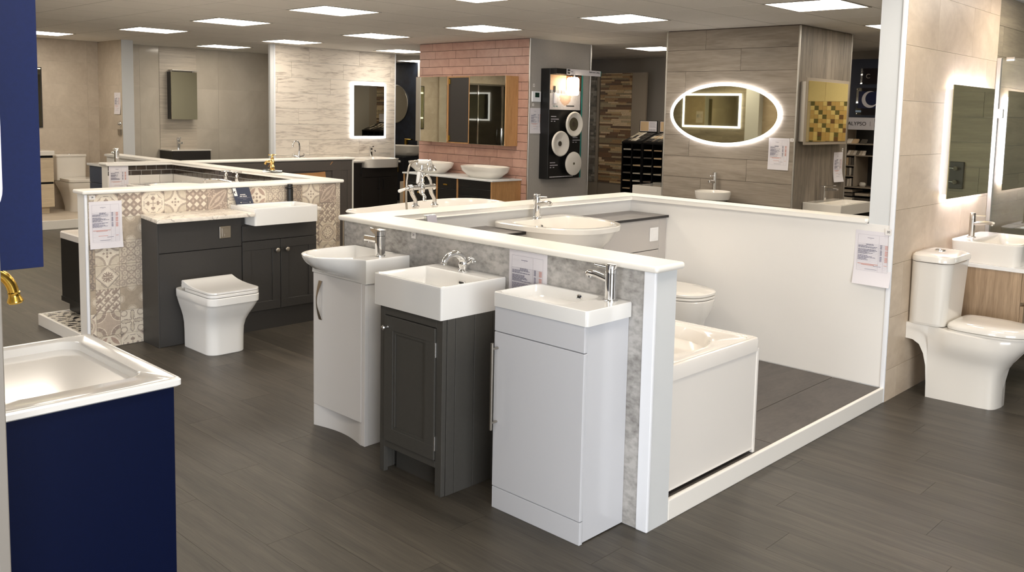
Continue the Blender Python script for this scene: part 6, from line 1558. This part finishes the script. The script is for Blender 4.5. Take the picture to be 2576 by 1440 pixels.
for k, (xa, lb, CY) in enumerate(((-7.355, 'framed product card on top of the left black sample rack', 0.0), (-7.02, 'framed product card behind the pillar edge on the right black sample rack', 0.0), (-9.72, 'framed product card reflected at one side in the timber wall mirror', -0.4), (-9.39, 'framed product card reflected nearest the middle of the timber wall mirror', -0.4))):
    t = thing('card_stand', lb, 'sign', (xa + 0.15, 9.95 + CY, 1.33), group='product cards on the sample racks', world=True)
    zz = 1.322
    b = B(); b.box(xa, xa + 0.30, 9.945 + CY, 9.955 + CY, zz, zz + 0.165, 0.002); part('frame', b, 'black', t)
    b = B(); b.box(xa + 0.012, xa + 0.288, 9.942 + CY, 9.945 + CY, zz + 0.02, zz + 0.158); cd = part('card', b, 'paper', t)
    bm = printed_tile(lambda u, v: (150, 132, 104) if v < -0.1 + 0.2 * u else ((206, 200, 190) if abs(u) > 0.5 or abs(v - 0.3) > 0.3 else (176, 170, 160)), xa + 0.018, xa + 0.155, zz + 0.025, zz + 0.153, xa + 0.085, zz + 0.11, 0.15, N=24)
    bm.free()
    b = B(); b.box(xa + 0.018, xa + 0.155, 9.9412 + CY, 9.942 + CY, zz + 0.025, zz + 0.153); part('photo', b, MC[1], cd)
    b = B()
    for q in range(5): b.box(xa + 0.168, xa + 0.275 - 0.01 * (q % 2), 9.9412 + CY, 9.942 + CY, zz + 0.140 - 0.016 * q, zz + 0.146 - 0.016 * q)
    for q in range(4): b.box(xa + 0.170 + 0.027 * q, xa + 0.188 + 0.027 * q, 9.9412 + CY, 9.942 + CY, zz + 0.03, zz + 0.048)
    o = part('card_text', b, 'ink_soft', cd); o['kind'] = 'stuff'

# =================================================================== WHITEWASHED TIMBER WALL
t = thing('lit_mirror', 'rectangular mirror with glowing white border on the whitewashed timber wall', 'mirror', (-10.91, 8.0, 1.12), world=True)
b = B(); b.box(-10.929, -10.905, 7.73, 8.29, 1.15, 1.91); part('housing', b, 'alu', t)
b = B(); b.box(-10.904, -10.898, 7.735, 8.283, 1.158, 1.903); part('mirror_glass', b, 'mirror_clear', t)
for a in ((7.702, 7.735, 1.125, 1.935), (8.283, 8.316, 1.125, 1.935), (7.735, 8.283, 1.125, 1.158), (7.735, 8.283, 1.903, 1.935)):
    b = B(); b.box(-10.905, -10.897, *a, 0.001); part('glowing_border', b, 'led', t)
t = thing('vanity_cabinet', 'dark charcoal vanity with black handles below the lit mirror on timber wall', 'cabinet', (-10.65, 7.75, 0), world=True)
b = B(); b.box(-10.925, -10.385, 7.05, 8.135, 0.10, 0.70); part('carcass', b, 'charcoal2', t)
b = B(); b.box(-10.92, -10.42, 7.06, 8.12, 0.0, 0.10); part('plinth', b, 'charcoal2', t)
b = B(); b.box(-10.384, -10.366, 7.06, 7.495, 0.12, 0.795, 0.002); part('side_door', b, 'charcoal2', t)
for y0, y1 in ((7.50, 7.805), (7.81, 8.13)):
    b = B(); b.box(-10.384, -10.366, y0, y1, 0.12, 0.585, 0.002); d = part('door', b, 'charcoal2', t)
    yy = 7.775 if y0 < 7.7 else 7.855
    b = B(); b.tube([(-10.366, yy, 0.555), (-10.335, yy, 0.555), (-10.335, yy, 0.42), (-10.366, yy, 0.42)], 0.006, 8); part('handle', b, 'black', d)
b = B(); b.box(-10.384, -10.366, 7.50, 8.13, 0.590, 0.715, 0.002); part('top_rail', b, 'charcoal2', t)
b = B(); b.tube([(-10.366, 7.46, 0.76), (-10.335, 7.46, 0.76), (-10.335, 7.46, 0.64), (-10.366, 7.46, 0.64)], 0.006, 8); part('handle', b, 'black', t)
b = B(); b.box(-10.925, -10.345, 7.04, 7.532, 0.806, 0.830, 0.002); solo('worktop', b, 'capwhite', 'white worktop left of the rounded basin on the whitewashed timber wall', 'worktop')
b = B(); b.box(-10.925, -10.36, 8.158, 8.18, 0.790, 0.815, 0.002); solo('worktop', b, 'capwhite', 'short white worktop end right of the rounded basin on the timber wall', 'worktop')
t = thing('washbasin', 'white semi-recessed basin with rounded front below the lit timber wall mirror', 'basin', (-10.6, 7.84, 0.722), world=True)
def d2(k, z, x1=-10.27): 
    return [(-10.9 + (x1 + 10.9) * (0.5 + 0.5 * k) if False else p[0], p[1], z) for p in rr(-10.585, 7.845, 0.62 * k, 0.60 * k, 0.13 * k, z, 8)]
b = B(); b.loft([d2(0.93, 0.722), d2(0.97, 0.727), d2(0.995, 0.84), d2(1.0, 0.846), d2(0.99, 0.852), d2(0.90, 0.852), d2(0.88, 0.845), d2(0.7, 0.77), d2(0.3, 0.755), d2(0.05, 0.754)]); part('bowl', b, 'ceramic_warm', t)
tap_mono_square('chrome mixer tap on the rounded basin below the timber wall mirror', (-10.80, 7.97, 0.8525), PI / 2, h=0.16, reach=0.10)
b = B(); b.box(-10.925, -10.45, 6.50, 7.0, 0.0, 0.845, 0.003)
solo('washstand', b, 'postwhite', 'white washstand hidden behind the painted half wall under the swan-neck tap', 'washstand')
t = thing('basin_tap', 'tall chrome swan-neck tap with two cross handles before the whitewashed timber wall', 'tap', (-10.78, 6.74, 0.8455), PI / 2)
b = B(); b.lathe((0, 0, 0), [(0.03, 0), (0.03, 0.008), (0.018, 0.02), (0.016, 0.06), (0.013, 0.07)], 20); part('body', b, 'chrome', t)
b = B(); b.tube([(0.0, 0, 0.06), (0.01, 0, 0.16), (0.004, 0, 0.215), (-0.02, 0, 0.245), (-0.05, 0, 0.252), (-0.08, 0, 0.235), (-0.095, 0, 0.20), (-0.098, 0, 0.17)], [0.011] * 7 + [0.013], 14); part('spout', b, 'chrome', t)
for s_ in (-1, 1):
    b = B(); b.tube([(0, 0, 0.03), (s_ * 0.07, 0, 0.045)], 0.010, 10); q = Vector((s_ * 0.08, 0, 0.05))
    for k in range(4):
        d = Vector((0.35 * s_ * math.cos(k * PI / 2 + .6), math.sin(k * PI / 2 + .6) * 0.9, math.cos(k * PI / 2 + .6))); b.tube([q, q + d * 0.036], 0.005, 8)
    part('cross_handle', b, 'chrome', t)

# =================================================================== MARBLE BAY
t = thing('mirror_cabinet', 'small mirror-fronted wall cabinet on the polished grey marble wall', 'cabinet', (-12.95, 6.13, 1.34), world=True)
b = B(); b.box(-12.998, -12.872, 5.915, 6.300, 1.345, 2.035, 0.002); part('case', b, 'charcoal', t)
b = B(); b.box(-12.871, -12.853, 5.915, 6.305, 1.342, 2.038, 0.001); part('mirror_door', b, 'mirror', t)
b = B(); b.box(-12.998, -12.86, 5.935, 6.33, 2.055, 2.070); b.cyl((-12.93, 5.95, 2.035), (-12.93, 5.95, 2.06), 0.006, 8); b.cyl((-12.93, 6.28, 2.035), (-12.93, 6.28, 2.06), 0.006, 8); part('light_bar', b, 'alu', t)
t = thing('wall_hung_vanity', 'dark brown wall-hung vanity with white top on the grey marble wall', 'cabinet', (-12.8, 6.0, 0.4), world=True)
b = B(); b.box(-12.998, -12.60, 5.79, 6.37, 0.40, 0.885, 0.003); part('carcass', b, 'charcoal2', t)
b = B(); b.box(-12.599, -12.582, 5.79, 6.37, 0.655, 0.882, 0.002); part('drawer', b, 'charcoal2', t)
b = B(); b.box(-12.599, -12.582, 5.79, 6.37, 0.402, 0.640, 0.002); part('drawer', b, 'charcoal2', t)
b = B(); b.box(-12.998, -12.578, 5.775, 6.385, 0.886, 0.903, 0.003); part('basin_top', b, 'ceramic_warm', t)
tap_mono_square('chrome lever tap on the dark wall-hung vanity in the marble bay', (-12.86, 6.01, 0.903), PI / 2, h=0.17, reach=0.11)

# =================================================================== BEIGE BAY (far left)
b = B(); b.box(-12.999, -11.675, 1.6, 4.943, 0.0, 0.100); pf = struct('floor_beige_platform', b, 'grout')
for i in range(3):
    for j in range(6):
        b = B(); xa = -12.99 + 0.438 * i; ya = 1.62 + 0.555 * j; b.box(xa, min(xa + 0.436, -11.68), ya, min(ya + 0.553, 4.942), 0.1, 0.106, 0.0008); part('floor_tile', b, 'beigetile', pf)
b = B(); b.box(-11.675, -11.655, 1.6, 4.943, 0.0, 0.110, 0.004, 2); struct('trim_9', b, 'capwhite')
t = thing('vanity_cabinet', 'pale wood two-drawer vanity with dark handle gaps in the beige bay', 'cabinet', (-12.7, 3.8, 0.106), world=True)
b = B(); b.box(-12.985, -12.475, 3.45, 4.150, 0.20, 0.862); part('carcass', b, 'oakpale', t)
b = B(); b.box(-12.98, -12.52, 3.47, 4.11, 0.106, 0.20); part('plinth', b, 'oakpale', t)
b = B(); b.box(-12.478, -12.470, 3.45, 4.150, 0.205, 0.860); part('dark_recess', b, 'blackgap', t)
b = B(); b.box(-12.470, -12.452, 3.45, 4.152, 0.520, 0.832, 0.001); part('drawer', b, 'oakpale', t)
b = B(); b.box(-12.470, -12.452, 3.45, 4.152, 0.195, 0.492, 0.001); part('drawer', b, 'oakpale', t)
b = B(); b.box(-12.985, -12.440, 3.43, 4.165, 0.863, 0.922, 0.004); part('basin_top', b, 'ceramic_warm', t)
t = thing('toilet', 'white close-coupled toilet on the beige platform at far left', 'toilet', (-12.988, 4.50, 0.106), PI / 2)
b = B(); b.loft([rr(0, -0.085, 0.37, 0.17, 0.02, 0.40), rr(0, -0.09, 0.38, 0.18, 0.02, 0.715)]); part('cistern', b, 'ceramic_warm', t)
b = B(); b.loft([rr(0, -0.092, 0.385, 0.184, 0.02, 0.717), rr(0, -0.092, 0.392, 0.190, 0.02, 0.72), rr(0, -0.092, 0.392, 0.190, 0.02, 0.742), rr(0, -0.092, 0.38, 0.18, 0.02, 0.748)]); part('cistern_lid', b, 'ceramic_warm', t)
b = B(); b.lathe((0, -0.09, 0.748), [(0.022, 0), (0.022, 0.004), (0, 0.005)], 16); part('flush_button', b, 'chrome', t)
def sl(w_, y0, y1, z): return rr(0, (y0 + y1) / 2, w_, y1 - y0, 0.07, z, 6)
b = B(); b.loft([sl(0.26, -0.50, -0.19, 0), sl(0.26, -0.50, -0.19, 0.05), sl(0.28, -0.54, -0.15, 0.15), sl(0.31, -0.58, -0.09, 0.26), sl(0.35, -0.61, -0.03, 0.33), sl(0.36, -0.62, -0.005, 0.36), sl(0.36, -0.62, -0.003, 0.395)]); part('pan', b, 'ceramic_warm', t)
b = B(); b.loft([sl(0.36, -0.625, -0.20, 0.40), sl(0.365, -0.63, -0.20, 0.405), sl(0.365, -0.63, -0.20, 0.437), sl(0.35, -0.615, -0.21, 0.442)]); part('lid', b, 'ceramic_warm', t)
t = thing('mirror', 'tall slim mirror on the far left beige wall beside the navy cabinet', 'mirror', (-12.98, 4.0, 1.2), world=True)
b = B(); b.box(-12.999, -12.985, 3.60, 4.215, 1.21, 2.012, 0.002); part('frame', b, 'charcoal2', t)
b = B(); b.box(-12.985, -12.982, 3.615, 4.200, 1.225, 1.997); part('mirror_glass', b, 'mirror', t)
paper('narrow white price sheet at the white end board of the beige bay', (-12.36, 4.9435, 1.70), 0.20, 0.29, 'y', curl=0.01, seed=51, lines=0)
t = thing('shower_control', 'round chrome shower control above a small button plate on the beige return wall', 'shower control', (-12.27, 4.93, 1.15), world=True)
b = B(); b.lathe((-12.27, 4.943, 1.285), [(0.038, 0), (0.038, 0.012), (0.022, 0.016), (0.022, 0.04), (0, 0.042)], 20, axis=(0, -1, 0)); part('dial', b, 'chrome', t)
b = B(); b.box(-12.335, -12.235, 4.925, 4.943, 1.13, 1.21, 0.003); part('button_plate', b, 'brushed', t)
# items only mirrored in the pink-wall cabinet
t = thing('shower_enclosure', 'chrome-framed glass shower enclosure at the far left, seen in the mirror cabinet', 'shower enclosure', (-12.5, 2.6, 0.106), world=True)
for y in (1.7, 2.3, 2.33, 2.95, 3.3):
    b = B(); b.box(-12.22, -12.19, y, y + 0.025, 0.107, 2.05, 0.002); part('frame_post', b, 'chrome', t)
b = B(); b.box(-12.22, -12.19, 1.7, 3.325, 2.05, 2.08); part('top_rail', b, 'chrome', t)
for y0, y1 in ((1.725, 2.3), (2.355, 2.95), (2.975, 3.3)):
    b = B(); b.box(-12.208, -12.202, y0, y1, 0.11, 2.05); part('glass_pane', b, 'glass', t)
for y in (2.27, 2.40):
    b = B(); b.tube([(-12.18, y, 0.95), (-12.14, y, 0.95), (-12.14, y, 1.25), (-12.18, y, 1.25)], 0.008, 10); part('handle', b, 'chrome', t)
b = B(); b.box(-12.985, -12.96, 2.4, 3.25, 0.2, 2.2); part('marble_panel', b, 'marblegrey', t)
b = B(); b.tube([(-12.95, 2.75, 1.0), (-12.90, 2.75, 1.0), (-12.90, 2.75, 2.0), (-12.6, 2.75, 2.02)], 0.012, 12); b.lathe((-12.6, 2.75, 2.01), [(0.10, 0), (0.10, 0.012), (0.01, 0.016)], 24, axis=(0, 0, -1)); part('rain_shower', b, 'chrome', t)
t = thing('lit_mirror', 'wide lit mirror reflected inside the oval mirror of the taupe pillar', 'mirror', (-9.5, 0.32, 1.3), world=True)
b = B(); b.box(-9.76, -8.54, 0.316, 0.336, 1.38, 1.98); part('mirror_glass', b, 'mirror', t)
for a in ((-9.78, -9.745, 1.36, 2.0), (-8.555, -8.52, 1.36, 2.0), (-9.745, -8.555, 1.36, 1.395), (-9.745, -8.555, 1.965, 2.0)):
    b = B(); b.box(a[0], a[1], 0.316, 0.341, a[2], a[3]); part('glowing_border', b, 'led', t)

# =================================================================== NAVY ALCOVE
t = thing('round_mirror', 'round mirror on the navy wallpaper, half hidden by the timber wall end', 'mirror', (-12.94, 10.07, 1.3), world=True)
b = B(); b.lathe((-12.925, 10.099, 1.664), [(0.338, 0), (0.342, 0.006), (0.342, 0.014), (0.335, 0.018)], 56, axis=(0, -1, 0)); part('rim', b, 'alu', t)
b = B(); b.lathe((-12.925, 10.0815, 1.664), [(0.334, 0), (0.334, 0.003), (0, 0.003)], 56, axis=(0, -1, 0)); part('mirror_glass', b, 'mirror_clear', t)
t = thing('countertop_basin', 'deep rounded white basin before the navy wallpaper', 'basin', (-12.32, 9.86, 0.757), world=True)
b = B(); b.loft([sup(-12.31, 9.80, 0.22, 0.13, 0.757, 3), sup(-12.31, 9.80, 0.27, 0.17, 0.775, 3), sup(-12.31, 9.80, 0.315, 0.205, 0.83, 3), sup(-12.31, 9.80, 0.325, 0.207, 0.94, 3), sup(-12.31, 9.80, 0.322, 0.205, 0.944, 3), sup(-12.31, 9.80, 0.305, 0.195, 0.944, 3), sup(-12.31, 9.80, 0.27, 0.16, 0.82, 3), sup(-12.31, 9.80, 0.05, 0.03, 0.80, 3)]); part('bowl', b, 'ceramic_warm', t)
t = thing('basin_tap', 'brass wall-side tap above the deep basin in the navy alcove', 'tap', (-12.585, 10.055, 0.757))
b = B(); b.box(-0.025, 0.025, -0.02, 0.02, 0.0, 0.285, 0.003); part('body', b, 'brass', t)
b = B(); b.box(-0.012, 0.16, -0.03, 0.03, 0.27, 0.288, 0.002); part('spout', b, 'brass', t)
t = thing('vanity_cabinet', 'near-black vanity under the deep basin in the navy alcove', 'cabinet', (-12.4, 9.85, 0), world=True)
b = B(); b.box(-12.95, -12.02, 9.56, 10.095, 0.0, 0.755, 0.003); part('carcass', b, mat('blue_black', (12, 16, 26), 0.4, bump=0.02), t)
for x in (-12.22, -12.14):
    b = B(); b.tube([(x, 9.558, 0.62), (x, 9.53, 0.62), (x, 9.53, 0.50), (x, 9.558, 0.50)], 0.006, 8); part('handle', b, 'brass', t)
b = B(); b.box(-9.45, -9.15, 7.45, 7.55, 0.0, 0.60, 0.003)
solo('sample_board', b, 'shelf_grey', 'small beige board standing between dark vanity and pink brick wall', 'board')
